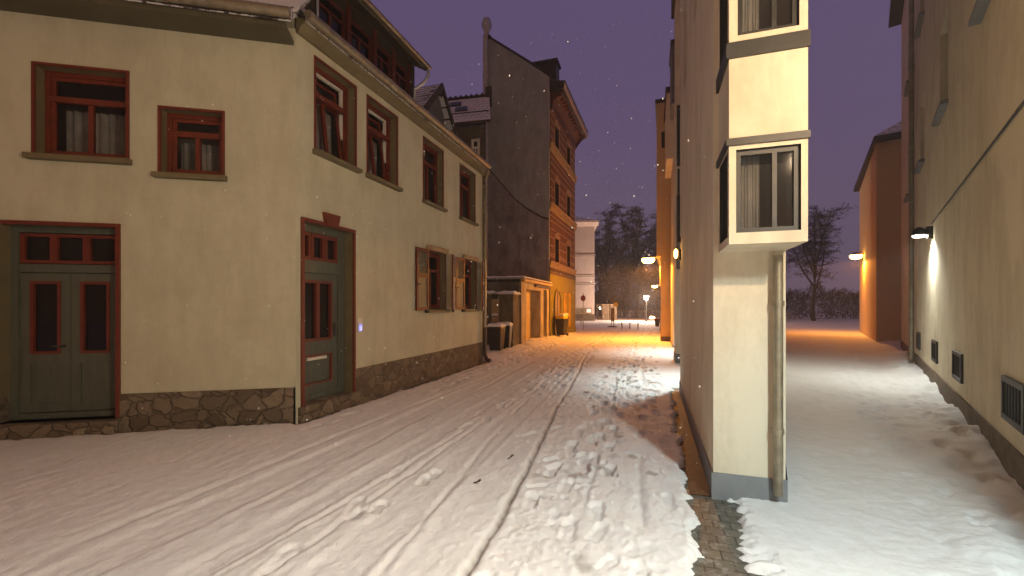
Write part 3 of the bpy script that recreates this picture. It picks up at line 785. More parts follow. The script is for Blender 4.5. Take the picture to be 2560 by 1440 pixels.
b.fbox(NF, .01, 8.9, -5.9, -.25, 3.0, 3.1, 1); b.fbox(NF, .01, 8.9, -2.6, -2.5, .1, 5.3, 1)
part('wall', b, ['cream', 'olive'], nb, fix=False)
b = MB(); b.wall(NF, 0.02, 9.0, 0, .50, [(ND[0], ND[1], ND[2], .50)], .22, 0, 0)
for p in b.v: p += NF.n * .02
b.quad([NF.p(0, .02, .5), NF.p(ND[0], .02, .5), NF.p(ND[0], 0, .5), NF.p(0, 0, .5)]); b.quad([NF.p(ND[1], .02, .5), NF.p(9, .02, .5), NF.p(9, 0, .5), NF.p(ND[1], 0, .5)])
part('plinth', b, 'rubble', nb, fix=False)
for h in NW: window(nb, NF, *h, .2)
b = MB(); n0, n1 = -.24, -.18
b.ring(NF, ND[0], ND[1], ND[2], ND[3], .07, n0, n1 + .03); b.fbox(NF, ND[0] + .07, ND[1] - .07, n0, n1 + .02, 2.02, 2.12)
for i in range(3): b.ring(NF, ND[0] + .08 + i * .345, ND[0] + .08 + (i + 1) * .345, 2.13, 2.50, .04, n0 + .01, n1 + .01, 1)
q = MB()
um = (ND[0] + ND[1]) / 2
for a, c in ((ND[0] + .075, um - .003), (um + .003, ND[1] - .075)):
    q.ring(NF, a, c, .28, 2.01, .10, n0, n1); q.fbox(NF, a + .1, c - .1, n0, n1, .88, 1.0); q.fbox(NF, a + .1, c - .1, n0 + .01, n1 - .02, .38, .88); q.ring(NF, a + .1, c - .1, 1.0, 1.91, .035, n0 + .01, n1 + .012, 1)
f_ = part('door_frame', b, ['greygreen', 'red'], nb); d_ = part('door', q, ['greygreen', 'red'], nb)
q = MB(); q.fbox(NF, ND[0] + .2, um - .13, n0 + .02, n0 + .03, 1.03, 1.88); q.fbox(NF, um + .13, ND[1] - .2, n0 + .02, n0 + .03, 1.03, 1.88); part('pane', q, 'darkglass', d_)
q = MB(); q.fbox(NF, ND[0] + .12, ND[1] - .12, n0 + .02, n0 + .03, 2.15, 2.48); part('pane', q, 'darkglass', f_)
q = MB(); q.tube([NF.p(um + .06, n1, 1.1), NF.p(um + .06, n1 + .06, 1.1), NF.p(um + .16, n1 + .06, 1.1)], .012, 8); part('handle', q, 'darkmetal', d_)
q = MB(); t = .045
q.fbox(NF, ND[0] - t, ND[0], -.01, .024, .21, ND[3] + t); q.fbox(NF, ND[1], ND[1] + t, -.01, .024, .21, ND[3] + t); q.fbox(NF, ND[0], ND[1], -.01, .024, ND[3], ND[3] + t)
part('door_surround', q, 'red', nb)
q = MB(); q.fbox(NF, ND[0] - .1, ND[1] + .1, -.2, .16, 0, .2); part('doorstep', q, 'rubble', nb, bevel=.015)
q = MB(); A = [(.42, 5.18), (-3.0, 8.4), (-3.0, 8.55), (.42, 5.33)]
q.extrude([NF.p(-.05, n, z) for n, z in A], [NF.p(9.1, n, z) for n, z in A]); A = [(-6.3, 5.2), (-3.0, 8.4), (-3.0, 8.55), (-6.3, 5.35)]
q.extrude([NF.p(-.05, n, z) for n, z in A], [NF.p(9.1, n, z) for n, z in A])
q.fbox(NF, 0.02, 9.05, .0, .40, 5.12, 5.18, 1); q.tube([NF.p(-.05, .46, 5.27), NF.p(9.1, .46, 5.27)], .065, 12, 2)
part('roof', q, ['rooftile', 'olive_dark', 'zinc'], nb)
q = MB(); snow_cap(q, NF, -.10, 9.0, -1.2, .36, 5.71, .10, .12, 8, 0, -.94); part('snow_cap', q, 'snow', nb)

# ------------------------------------------------------------------ garden wall, gate, garage
gw = thing('gate_pillar', 'mossy gate pillar under a snow cap, right beside the garage', 'pillar', (-4.92, 14.75, 0), 'pillars of the garden gate')
b = MB(); b.box(-.27, .27, -.35, .35, 0, 2.0); part('shaft', b, 'mossy', gw, True, .025)
b = MB(); b.box(-.30, .30, -.38, .38, 2.0, 2.05, 1); snow_cap(b, WORLD, -.32, .32, -.40, .40, 2.05, .10, .05, 1); part('snow_cap', b, ['snow', 'concrete'], gw, True)
dup(gw, (-5.74, 14.72, 0.02), 0.02, 'mossy gate pillar under a snow cap, half hidden by the downspout')
gt = thing('garden_gate', 'narrow brown board gate between two mossy pillars', 'gate', (-5.27, 14.80, 0))
b = MB()
for i in range(3): b.box(-5.46 + i * .09, -5.375 + i * .09, 14.40, 14.43, .1, 1.85)
part('board_panel', b, 'woodgate', gt); b = MB(); b.box(-5.44, -5.21, 14.375, 14.398, 1.2, 1.28); b.tube([(-5.25, 14.37, 1.25), (-5.25, 14.32, 1.25), (-5.31, 14.32, 1.24)], .012, 6); part('latch', b, 'steel', gt)
b = MB(); snow_cap(b, WORLD, -5.44, -5.21, 14.30, 14.395, 1.28, .06, .03, 6); part('snow_cap', b, 'snow', gt)

gar = thing('garage', 'low concrete garage with corrugated snowy roof and recessed beige door', 'garage', (-4.6, 17.4, 0))
GF = Fr((-4.6, 0), (0, 1), (1, 0))
b = MB()
b.wall(GF, 15.2, 19.66, 0, 2.52, [(15.82, 18.05, 0, 2.25), (18.58, 19.22, 0, 2.32)], .42, 0, 1)
part('wall', b, ['concrete', 'concrete'], gar, fix=False)
b = MB(); b.box(-7.6, -4.61, 15.2, 15.35, 0, 2.5); b.box(-7.75, -7.6, 15.2, 19.6, 0, 2.5); b.tube([(-4.66, 15.14, 2.45), (-4.66, 15.14, .1)], .04, 8); part('side_wall', b, 'garagewall', gar)
b = MB()
for i in range(9): b.box(-5.05, -5.0, 15.8, 18.1, .0 + i * .25, .245 + i * .25)
gdoor = part('garage_door', b, 'garagedoor', gar)
b = MB(); b.box(-5.0, -4.97, 16.8, 17.0, .95, 1.05); part('handle', b, 'darkmetal', gdoor)
b = MB(); b.box(-5.0, -4.95, 18.5, 19.3, 0, 2.32, 0)
for i in range(10): b.box(-4.95, -4.92, 18.62, 18.9, .25 + i * .2, .33 + i * .2, 1)
part('louvre_panel', b, ['timber', 'garagedoor'], gar)
b = MB(); vs = []; nw = 120
for i in range(nw + 1):
    x = -7.75 + (3.32) * i / nw; z = 2.64 + .022 * math.sin(i * 1.05)
    vs += [(x, 15.02, z), (x, 19.66, z + .06), (x, 15.02, z - .03), (x, 19.66, z + .03)]
for i in range(nw):
    a = 4 * i
    b.f += [[a, a + 4, a + 5, a + 1], [a + 2, a + 3, a + 7, a + 6], [a, a + 2, a + 6, a + 4], [a + 1, a + 5, a + 7, a + 3]]; b.m += [0] * 4; b.s += [True, True, False, False]
b.v = [Vector(v) for v in vs]
b.box(-4.60, -4.44, 15.1, 19.66, 2.50, 2.60, 1); b.box(-4.58, -4.50, 17.0, 19.6, 2.38, 2.46, 2)
gr_ = part('roof', b, ['zincgrey', 'band', 'timber'], gar)
b = MB(); snow_cap(b, WORLD, -7.7, -4.42, 15.0, 19.62, 2.665, .05, .09, 4); part('snow_cap', b, 'snow', gr_)

# wheelie bins
bn = thing('wheelie_bin', 'black wheelie bin with thick snow on its lid before the gate', 'bin', (-4.86, 13.30, .06), 'wheelie bins in the street', R(2))
bn.scale = (.78, .78, .90)
b = MB()
b.hexa([(-.23, -.27, .06), (.23, -.27, .06), (.23, .20, .06), (-.23, .20, .06), (-.29, -.36, .92), (.29, -.36, .92), (.29, .34, .92), (-.29, .34, .92)])
b.box(-.305, .305, -.375, .36, .88, .925); b.box(-.05, .05, -.385, -.33, .70, .75)
part('body', b, 'black', bn, True, .02)
b = MB(); b.hexa([(-.30, -.40, .93), (.30, -.40, .93), (.30, .37, .95), (-.30, .37, .95), (-.27, -.36, .98), (.27, -.36, .98), (.27, .34, 1.02), (-.27, .34, 1.02)])
b.tube([(-.25, .40, .95), (.25, .40, .95)], .018, 8); part('lid', b, 'black', bn, True, .015)
b = MB(); snow_cap(b, WORLD, -.31, .31, -.42, .36, .985, .11, .04, 2); part('snow_cap', b, 'snow', bn, True)
for sx in (-.27, .27):
    b = MB(); b.tube([(sx - .03, .24, .09), (sx + .03, .24, .09)], .095, 14); part('wheel', b, 'black', bn, True)
dup(bn, (-4.80, 13.92, .08), R(8), 'black wheelie bin mostly hidden behind the nearer snowy one')
b2 = dup(bn, (-4.16, 20.45, .16), R(-12), 'black wheelie bin with snowy yellow lid by the arched doorway')
for c in b2.children:
    if c.name.startswith('lid'):
        c.data = c.data.copy(); c.data.materials[0] = M['yellowlid']
        c.rotation_euler = (0, 0, 0); c['label'] = 'raised yellow lid dusted with snow'
        c.data.transform(Matrix.Translation((0, .0, .0)) @ Matrix.Diagonal((1.05, 1.05, 1, 1)))
        for v in c.data.vertices: v.co.z += .10 + .16 * max(0, v.co.y)
    if c.name.startswith('snow_cap'):
        c.data = c.data.copy()
        for v in c.data.vertices: v.co.z += .11 + .16 * max(0, v.co.y); v.co.x = .12 + v.co.x * .55
b = MB(); b.hexa([(-.29, -.36, .92), (.29, -.36, .92), (.29, .34, .92), (-.29, .34, .92), (-.27, -.34, 1.04), (.27, -.34, 1.04), (.27, .32, 1.10), (-.27, .32, 1.10)])
part('waste_sack', b, 'yellowlid', b2, True, .05)

# ------------------------------------------------------------------ tall half house: grey firewall and brick front
tb = thing('brick_house', 'tall brick tenement with bare grey firewall, bracketed cornice and yellow ground floor', 'building', (-6, 22.7, 0))
b = MB()
b.extrude([(-7.81, 19.70, 0), (-4.62, 19.70, 0), (-4.62, 19.70, 12.31), (-7.55, 19.70, 14.65), (-7.81, 19.70, 14.65)], [(-7.81, 19.98, 0), (-4.62, 19.98, 0), (-4.62, 19.98, 12.31), (-7.55, 19.98, 14.65), (-7.81, 19.98, 14.65)])
part('firewall', b, 'firewall', tb)
b = MB()
pts = [(-7.80, 2.6), (-4.63, 2.6), (-4.63, 5.64), (-4.95, 5.75), (-5.24, 5.93), (-5.7, 6.22), (-6.23, 6.66), (-6.8, 7.32), (-7.3, 7.92), (-7.62, 8.28), (-7.80, 8.42)]
b.extrude([(x, 19.69, z) for x, z in pts], [(x, 19.70, z) for x, z in pts]); part('render_patch', b, 'patch', tb)
b = MB(); cv = pts[2:]
for (x0, z0), (x1, z1) in zip(cv[:-1], cv[1:]): b.hexa([(x0, 19.665, z0 - .03), (x1, 19.665, z1 - .03), (x1, 19.69, z1 - .03), (x0, 19.69, z0 - .03), (x0, 19.665, z0 + .045), (x1, 19.665, z1 + .045), (x1, 19.69, z1 + .045), (x0, 19.69, z0 + .045)])
part('old_roof_flashing', b, 'darkmetal', tb)
b = MB(); b.extrude([(-7.62, 19.62, 14.66), (-4.55, 19.62, 12.33), (-4.55, 19.62, 12.40), (-7.62, 19.62, 14.76)], [(-7.62, 20.0, 14.66), (-4.55, 20.0, 12.33), (-4.55, 20.0, 12.40), (-7.62, 20.0, 14.76)])
b.box(-7.72, -7.5, 19.6, 19.9, 14.6, 14.74); part('verge_flashing', b, 'darkmetal', tb)
b = MB(); b.box(-5.1, -4.60, 19.72, 19.9, 2.55, 12.2)
b = MB(); b.tube([(-7.75, 19.58, 2.7), (-7.75, 19.58, 14.75)], .125, 14)
for i in range(11): b.tube([(-7.75, 19.58, 3.2 + i * 1.05), (-7.75, 19.58, 3.27 + i * 1.05)], .145, 14); b.box(-7.78, -7.72, 19.5, 19.70, 3.2 + i * 1.05, 3.25 + i * 1.05)
fl = part('flue_pipe', b, 'zincgrey', tb)
b = MB(); b.lathe([(.12, 14.75), (.15, 14.95), (.24, 15.12), (.26, 15.25), (.24, 15.30), (.20, 15.42), (.19, 15.50), (.10, 15.56), (.02, 15.57)], (-7.68, 19.58, 0), 14); part('flue_cowl', b, 'zincgrey', fl)
BF = Fr((-4.60, 19.72), (.027, .9996), (.9996, -.027))
BL = 5.98
def bu(y): return y - 19.72
BW = [(bu(a), bu(c), z0, z1) for z0, z1 in ((3.80, 4.95), (6.54, 7.74), (9.36, 10.5)) for a, c in ((20.72, 21.55), (23.42, 24.3))]
b = MB(); b.wall(BF, .28, BL, 3.4, 11.4, BW, .28, 0, 1)
b.quad([BF.p(BL, 0, 3.4), BF.p(BL, -3.2, 3.4), BF.p(BL, -3.2, 14.6), BF.p(BL, 0, 12.2)], 0)
b.quad([BF.p(.3, -3.2, 0), BF.p(BL, -3.2, 0), BF.p(BL, -3.2, 14.6), BF.p(.3, -3.2, 14.6)], 0)
part('brick_wall', b, ['brick', 'timber'], tb, fix=False)
b = MB(); b.wall(BF, .0, BL + .03, 0, 3.4, [(bu(22.75), bu(23.35), .45, 2.32), (bu(23.85), bu(24.35), .45, 2.35)], .10, 0, 1)
for p in b.v: p += BF.n * .03
b.quad([BF.p(BL + .03, .03, 0), BF.p(BL + .03, -3.2, 0), BF.p(BL + .03, -3.2, 3.4), BF.p(BL + .03, .03, 3.4)], 0)
b.quad([BF.p(0, .03, 3.4), BF.p(BL + .03, .03, 3.4), BF.p(BL + .03, -.3, 3.4), BF.p(0, -.3, 3.4)], 0)
b.fbox(BF, bu(22.7), bu(24.4), -.12, -.072, .4, 2.4, 1)
b.fbox(BF, 0.02, BL + .05, .031, .06, 0, .35, 0)
for z in (3.12, 3.28): b.fbox(BF, 0.0, BL + .05, .031, .055, z, z + .07, 2)
part('ground_floor', b, ['yellow', 'yellowdark', 'brickred'], tb, fix=False)
b = MB(); seg = 14; a0, a1 = bu(20.50), bu(21.72); mid = (a0 + a1) / 2; rad = (a1 - a0) / 2; zs_ = 1.75
arc = [(a0, .0)] + [(mid - rad * math.cos(math.pi * i / seg), zs_ + rad * math.sin(math.pi * i / seg)) for i in range(seg + 1)] + [(a1, 0)]
b.extrude([BF.p(u, .032, z) for u, z in arc], [BF.p(u, .045, z) for u, z in arc], 0)
o_ = [(mid + (u - mid) * 1.14, z if z < zs_ + .001 else zs_ + (z - zs_) * 1.14) for u, z in arc]
for i in range(len(arc) - 1):
    b.hexa([BF.p(*arc[i][:1], .03, arc[i][1]), BF.p(arc[i + 1][0], .03, arc[i + 1][1]), BF.p(o_[i + 1][0], .03, o_[i + 1][1]), BF.p(o_[i][0], .03, o_[i][1]),
            BF.p(arc[i][0], .10, arc[i][1]), BF.p(arc[i + 1][0], .10, arc[i + 1][1]), BF.p(o_[i + 1][0], .10, o_[i + 1][1]), BF.p(o_[i][0], .10, o_[i][1])], 1)
b.fbox(BF, mid - .04, mid + .04, .046, .06, 0, zs_ + rad * .95, 2)
part('arched_door', b, ['beige', 'yellow', 'timber'], tb)
b = MB()
for z0, z1, n in ((3.42, 3.72, .07), (6.10, 6.47, .10), (8.92, 9.28, .10)):
    b.fbox(BF, .0, BL + .06, .001, n * .6, z0, z0 + .1); b.fbox(BF, .0, BL + .06, .001, n, z0 + .1, z1 - .05); b.fbox(BF, .0, BL + .08, .001, n + .04, z1 - .05, z1)
part('string_course', b, 'band', tb)
b = MB()
for z in (4.05, 4.45, 4.85, 5.25, 5.62, 6.78, 7.18, 7.58, 7.98, 8.35, 8.65, 9.6, 10.0, 10.4, 10.75, 5.88, 3.95):
    us = [.0] + [v for h in BW if h[2] - .05 < z < h[3] + .05 for v in (h[0] - .06, h[1] + .06)] + [BL + .01]
    for i in range(0, len(us), 2): b.fbox(BF, us[i], us[i + 1], .001, .014, z, z + .045)
for h in BW:
    b.fbox(BF, h[0] - .09, h[0], .001, .03, h[2], h[3]); b.fbox(BF, h[1], h[1] + .09, .001, .03, h[2], h[3]); b.fbox(BF, h[0] - .12, h[1] + .12, .001, .06, h[3], h[3] + .16)
    b.extrude([BF.p(h[0] - .05, .05, h[3] + .16), BF.p(h[1] + .05, .05, h[3] + .16), BF.p((h[0] + h[1]) / 2, .05, h[3] + .36)], [BF.p(h[0] - .05, .001, h[3] + .16), BF.p(h[1] + .05, .001, h[3] + .16), BF.p((h[0] + h[1]) / 2, .001, h[3] + .36)])
part('stone_trim', b, 'line', tb)
for h in BW: window(tb, BF, *h, .26, frame='timber', curtain=False, sill=False, surround=False, pane='darkglass')
b = MB()
A = [(0.0, 10.9), (.06, 10.9), (.10, 11.25), (.30, 11.5), (.52, 11.62), (.62, 12.05), (.62, 11.70), (0, 11.9)]
b.extrude([BF.p(.30, n, z) for n, z in A], [BF.p(BL + .02, n, z) for n, z in A], 0)
A = [(.04, 11.70), (.66, 11.70), (.66, 11.95), (.72, 11.97), (.72, 12.05), (0, 12.15)]
b.extrude([BF.p(.10, n, z) for n, z in A], [BF.p(BL + .45, n, z) for n, z in A], 2)
b.fbox(BF, .10, BL + .42, .662, .69, 11.68, 11.94, 1)
b.fbox(BF, BL + .451, BL + .47, -.6, .68, 11.7, 11.94, 1)
b.extrude([BF.p(BL + .02, 0, 10.9), BF.p(BL + .02, .6, 11.68), BF.p(BL + .45, .6, 11.68), BF.p(BL + .1, 0, 11.3)], [BF.p(BL + .02, -.5, 10.9), BF.p(BL + .02, -.5, 11.68), BF.p(BL + .45, -.5, 11.68), BF.p(BL + .1, -.5, 11.3)], 0)
for i in range(14): b.fbox(BF, .35 + i * .42, .45 + i * .42, .10, .5, 11.48, 11.64, 0)
part('cornice', b, ['brickred', 'fascia', 'timber'], tb)
b = MB(); A = [(.70, 12.06), (.05, 12.32), (-2.95, 14.66), (-2.95, 14.5), (0, 12.1)]
b.extrude([BF.p(.26, n, z) for n, z in A], [BF.p(BL + .4, n, z) for n, z in A]); rf = part('roof', b, 'slate', tb)
for k, (ya, yb_, zt) in enumerate(((20.4, 21.25, 13.50), (22.9, 23.75, 13.2))):
    b = MB(); b.box(-6.6, -4.50, ya + .06, yb_ - .06, 12.2, zt - .1)
    b.box(-6.7, -4.36, ya - .03, yb_ + .03, zt - .1, zt, 1)
    b.box(-4.50, -4.44, ya + .06, yb_ - .06, 12.5, zt - .1, 1)
    dm = part('roof_dormer', b, ['timber', 'darkmetal'], rf) if False else part('roof_dormer', b, ['timber', 'darkmetal'], tb)
    b = MB(); snow_cap(b, WORLD, -6.65, -4.42, ya, yb_, zt, .05, .1, 2 + k); part('snow_cap', b, 'snow', dm)

# ------------------------------------------------------------------ rear house behind
rh = thing('rear_house', 'dark house behind the lane with snow-dusted tile roof and skylights', 'house', (-10, 19, 0))
RF = Fr((-6.31, 16.0), (-.985, .0 - .10), (.10, -.985))
b = MB(); b.wall(RF, 0, 8, 0, 8.8, [(.25, .6, 7.2, 8.3), (2.2, 3.1, 6.8, 8.2)], .15, 0, 0)
b.quad([RF.p(0, 0, 0), RF.p(0, -5.5, 0), RF.p(0, -5.5, 8.8), RF.p(0, -3, 11.1), RF.p(0, 0, 8.8)]); b.quad([RF.p(8, 0, 0), RF.p(8, -5.5, 0), RF.p(8, -5.5, 8.8), RF.p(8, -3, 11.1), RF.p(8, 0, 8.8)])
part('wall', b, 'rearwall', rh, fix=False)
for h in ((.25, .6, 7.2, 8.3), (2.2, 3.1, 6.8, 8.2)): window(rh, RF, *h, .13, frame='white', curtain=False, sill=False, surround=False, pane='darkglass')
b = MB(); A = [(.22, 8.78), (-3.05, 11.3), (-3.05, 11.45), (.22, 8.92)]
b.extrude([RF.p(-.25, n, z) for n, z in A], [RF.p(8.3, n, z) for n, z in A], 0); A = [(-5.8, 8.9), (-3.05, 11.3), (-3.05, 11.45), (-5.8, 9.0)]
b.extrude([RF.p(-.25, n, z) for n, z in A], [RF.p(8.3, n, z) for n, z in A], 0)
b.tube([RF.p(-.25, -3.05, 11.46), RF.p(8.3, -3.05, 11.46)], .10, 8, 1); b.tube([RF.p(-.25, .26, 8.82), RF.p(8.3, .26, 8.82)], .06, 8, 1)
for i in range(33): b.tube([RF.p(-.2 + i * .26, -3.05, 11.5), RF.p(-.1 + i * .26, -3.05, 11.5)], .12, 8, 1)
rr = part('roof', b, ['roofsnow', 'timber'], rh)
def on_roof(u, n, lift): return RF.p(u, n, 8.92 + (.22 - n) * (2.53 / 3.27) + lift)
for (u, n) in ((1.1, -1.9), (.8, -1.05)):
    b = MB(); b.hexa([on_roof(u, n, .0), on_roof(u + .55, n, .0), on_roof(u + .55, n - .5, .0), on_roof(u, n - .5, 0), on_roof(u, n, .07), on_roof(u + .55, n, .07), on_roof(u + .55, n - .5, .07), on_roof(u, n - .5, .07)])
    part('skylight', b, 'darkmetal', rr)
b = MB(); b.tube([on_roof(-.1, -.45, .12), on_roof(1.6, -.45, .12)], .025, 6); b.tube([on_roof(-.1, -.5, .05), on_roof(-.1, -.45, .14)], .02, 6); part('snow_guard', b, 'darkmetal', rr)
b = MB(); b.box(-6.55, -6.25, 18.85, 19.25, 11.0, 11.8); part('chimney', b, 'timber', rr)

for o in rh.children_recursive:      # the rear house stands skewed to its front, along the plot boundary
    for v in o.data.vertices:
        dn = (v.co + Vector(rh.location) - RF.o).dot(RF.n)
        if dn < 0: v.co += RF.u * (-dn * .31)
# ------------------------------------------------------------------ pale house across the square
wh = thing('pale_house', 'pale plastered house across the square with projecting eaves and stone base', 'house', (-9, 48, 0))
WF = Fr((-5.85, 45.8), (-1, -.2), (.2, -1))
b = MB(); b.prism([tuple(WF.p(0, 0, 0))[:2], tuple(WF.p(9, 0, 0))[:2], tuple(WF.p(9, -8, 0))[:2], tuple(WF.p(0, -8, 0))[:2]], .75, 10.3); part('wall', b, 'whitehouse', wh)
b = MB(); b.prism([tuple(WF.p(-.06, .06, 0))[:2], tuple(WF.p(9, .06, 0))[:2], tuple(WF.p(9, -8, 0))[:2], tuple(WF.p(-.06, -8, 0))[:2]], 0, .75); part('plinth', b, 'plinthdark', wh)
b = MB()
for z in (7.0, 4.85, 4.0): b.fbox(WF, -.1 if z != 4.85 else -.02, 9, .001, .09, z - .10, z)
part('string_course', b, 'whitehouse', wh)
b = MB()
for z in (7.0, 4.85, 4.0): b.fbox(WF, -.05, 9, .001, .03, z - .16, z - .10)
part('painted_shade_strip', b, 'plinthdark', wh)  # dark strips painted as the shade below each string course
b = MB(); A = [(0, 9.95), (.25, 10.3), (.45, 10.3), (.45, 10.5), (0, 10.5)]
b.extrude([WF.p(-.4, n, z) for n, z in A], [WF.p(9, n, z) for n, z in A]); b.fbox(WF, -.4, 0, -8, 0, 10.3, 10.5); part('eaves', b, 'whitehouse', wh)
b = MB(); b.hexa([WF.p(-.35, .4, 10.5), WF.p(9, .4, 10.5), WF.p(9, -8, 10.5), WF.p(-.35, -8, 10.5), WF.p(2.2, -2.5, 11.6), WF.p(9, -2.5, 11.6), WF.p(9, -5, 11.6), WF.p(2.2, -5, 11.6)]); part('roof', b, 'roofsnow', wh)
b = MB(); b.fbox(WF, .28, 1.9, .062, .12, .80, 1.38); sg = part('sign_board', b, 'panelcream', wh)
b = MB(); b.lathe([(.10, 0), (.10, .02)], (0, 0, 0), 12)
b2_ = MB(); b2_.extrude([WF.p(1.25 + .16 * math.cos(t), .121, 1.1 + .09 * math.sin(t)) for t in np.linspace(0, 2 * math.pi, 13)[:-1]], [WF.p(1.25 + .16 * math.cos(t), .126, 1.1 + .09 * math.sin(t)) for t in np.linspace(0, 2 * math.pi, 13)[:-1]]); part('emblem', b2_, 'beige', sg)
b = MB(); b.fbox(WF, .36, .82, .121, .13, .92, 1.28); part('lit_notice', b, 'blind', sg)

# ------------------------------------------------------------------ right side: wedge-shaped apartment building
ab = thing('apartment_building', 'tall cream building hugging the right edge with pilaster blocks and grey plinth', 'building', (1.0, 9, 0))
AF = Fr((.475, 0), (0, 1), (-1, 0)); CF = Fr((0, 3.94), (1, 0), (0, -1))
XR = 1.0
b = MB()
AH = [(5.15, 5.75, 5.05, 6.5), (7.0, 7.6, 5.05, 6.4), (5.15, 5.75, 7.9, 9.2), (7.0, 7.6, 7.9, 9.2)]
b.wall(AF, 3.94, 8.6, .22, 10.6, AH, .2, 0, 1)
b.wall(CF, .475, XR, .22, 10.6, [], .14, 0, 1)
b.quad([(XR, 3.94, 0), (2.05, 8.6, 0), (2.05, 8.6, 10.6), (XR, 3.94, 10.6)]); b.quad([(.475, 8.6, 0), (2.05, 8.6, 0), (2.05, 8.6, 10.6), (.475, 8.6, 10.6)])
b.quad([(.475, 3.94, 10.6), (XR, 3.94, 10.6), (2.05, 8.6, 10.6), (.475, 8.6, 10.6)])
part('corner_block', b, ['apart', 'apart'], ab, fix=False)
b = MB(); b.wall(AF, 3.925, 8.6, 0, .22, [], 0); b.wall(CF, .46, XR + .01, 0, .22, [], 0)
for p in b.v:
    if abs(p.x - .475) < 1e-5: p.x = .46
    if abs(p.y - 3.94) < 1e-5: p.y = 3.925
b.quad([(.46, 3.925, .22), (XR + .01, 3.925, .22), (XR + .01, 3.94, .22), (.475, 3.94, .22)]); b.quad([(.46, 3.925, .22), (.475, 3.94, .22), (.475, 8.6, .22), (.46, 8.6, .22)])
b.quad([(XR + .01, 3.925, 0), (2.06, 8.6, 0), (2.06, 8.6, .22), (XR + .01, 3.925, .22)])
part('plinth', b, 'apartgrey', ab, fix=False)
for h in AH: window(ab, AF, *h, .18, frame='darkmetal', curtain=False, sill=False, surround=False, pane='darkglass', transom=0, mullion=False)
for h in (): window(ab, CF, *h, .12, frame='darkmetal', curtain=False, sill=False, surround=False, pane='darkglass', transom=0, mullion=False)
# oriel hanging from the end face towards the street corner
OS = Fr((.515, 0), (0, 1), (-1, 0)); OFr = Fr((0, 3.42), (1, 0), (0, -1))
OH = [(3.48, 3.88, 2.10, 2.72), (3.48, 3.88, 3.5, 4.7), (3.48, 3.88, 6.0, 7.2)]; FH = [(.56, XR - .04, 2.12, 2.71), (.57, XR - .05, 3.52, 5.5), (.57, XR - .05, 5.75, 7.8)]
b = MB(); b.wall(OS, 3.42, 3.94, 2.04, 10.6, OH, .07, 0, 1); b.wall(OFr, .515, XR, 2.04, 10.6, FH, .07, 0, 1)
b.quad([(.515, 3.42, 2.04), (XR, 3.42, 2.04), (XR, 3.94, 2.04), (.515, 3.94, 2.04)]); b.quad([(XR, 3.42, 2.04), (XR, 3.94, 2.04), (XR, 3.94, 10.6), (XR, 3.42, 10.6)])
b.quad([(.515, 3.42, 10.6), (XR, 3.42, 10.6), (XR, 3.94, 10.6), (.515, 3.94, 10.6)])
ori = part('oriel', b, ['apart', 'darkmetal'], ab, fix=False)
for fr, hs in ((OS, OH), (OFr, FH)):
    for h in hs:
        q = MB(); q.ring(fr, *h, .035, -.07, -.03); part('window', q, 'darkmetal', ori)
        q = MB(); q.fbox(fr, h[0] + .03, h[1] - .03, -.06, -.05, h[2] + .03, h[3] - .03); part('pane', q, 'glass', ori)
        if fr is OFr:
            q = MB(); um = h[0] + (h[1] - h[0]) * .62; q.fbox(fr, um - .015, um + .015, -.07, -.032, h[2] + .03, h[3] - .03); part('glazing_bar', q, 'darkmetal', ori)
            q = MB(); n = 30; vs = []
            for i in range(n + 1):
                uu = h[0] + .03 + (um - h[0] - .1) * i / n; vs += [fr.p(uu, -.16 + .015 * math.sin(i * 1.7), h[2] + .02), fr.p(uu, -.16 + .015 * math.sin(i * 1.7), h[3])]
            q.add(vs, [(2 * i, 2 * i + 2, 2 * i + 3, 2 * i + 1) for i in range(n)], 0, True); part('curtain', q, 'curtain', ori)
b = MB(); b.box(.495, XR + .01, 3.40, 3.96, 3.36, 3.47); part('window_hood', b, 'darkmetal', ori); b = MB(); b.box(.495, XR + .01, 3.40, 3.96, 2.74, 2.79); part('window_hood', b, 'darkmetal', ori)
b = MB(); b.tube([(XR - .07, 3.87, 2.0), (XR - .07, 3.87, .12)], .035, 10)
for z in (.6, 1.6): b.tube([(XR - .07, 3.87, z), (XR - .07, 3.87, z + .04)], .043, 10)
part('downspout', b, 'zinc', ab)
b = MB()
b.prism([(1.1, 8.6), (2.05, 8.6), (4.3, 20.2), (1.1, 20.2)], 0, 10.2, 0)
part('rear_wall', b, 'apart', ab)
b = MB(); b.prism([(.58, 12.6), (2.4, 12.6), (2.55, 13.4), (.58, 13.4)], .3, 10.4); b.prism([(.5, 12.5), (2.4, 12.5), (2.55, 13.5), (.5, 13.5)], 10.0, 10.55, 1); part('pilaster', b, ['apart', 'timber'], ab)
b = MB(); b.prism([(.56, 12.58), (2.4, 12.58), (2.55, 13.42), (.56, 13.42)], 0, .3); part('plinth', b, 'apartgrey', ab)
b = MB(); b.box(.61, .71, 12.56, 12.60, 5.4, 7.05); part('slit_window', b, 'darkmetal', ab)
b = MB(); b.box(.60, .72, 12.56, 12.60, 2.6, 4.6); part('window_shutter', b, 'panelgrey', ab)
b = MB(); b.box(.50, .60, 13.2, 14.4, 7.4, 9.1); b.box(.47, .63, 13.15, 14.45, 9.1, 9.2, 1); part('window_shutter', b, ['panelgrey', 'timber'], ab)
b = MB(); b.prism([(.725, 17.4), (3.6, 17.4), (4.3, 20.2), (.725, 20.2)], .1, 9.7); b.prism([(.49, 17.5), (3.6, 17.5), (4.3, 20.25), (.49, 20.25)], 7.2, 9.7); b.prism([(.44, 17.3), (3.7, 17.3), (4.4, 20.3), (.44, 20.3)], 9.7, 9.85, 1); part('pilaster', b, ['apart', 'timber'], ab)
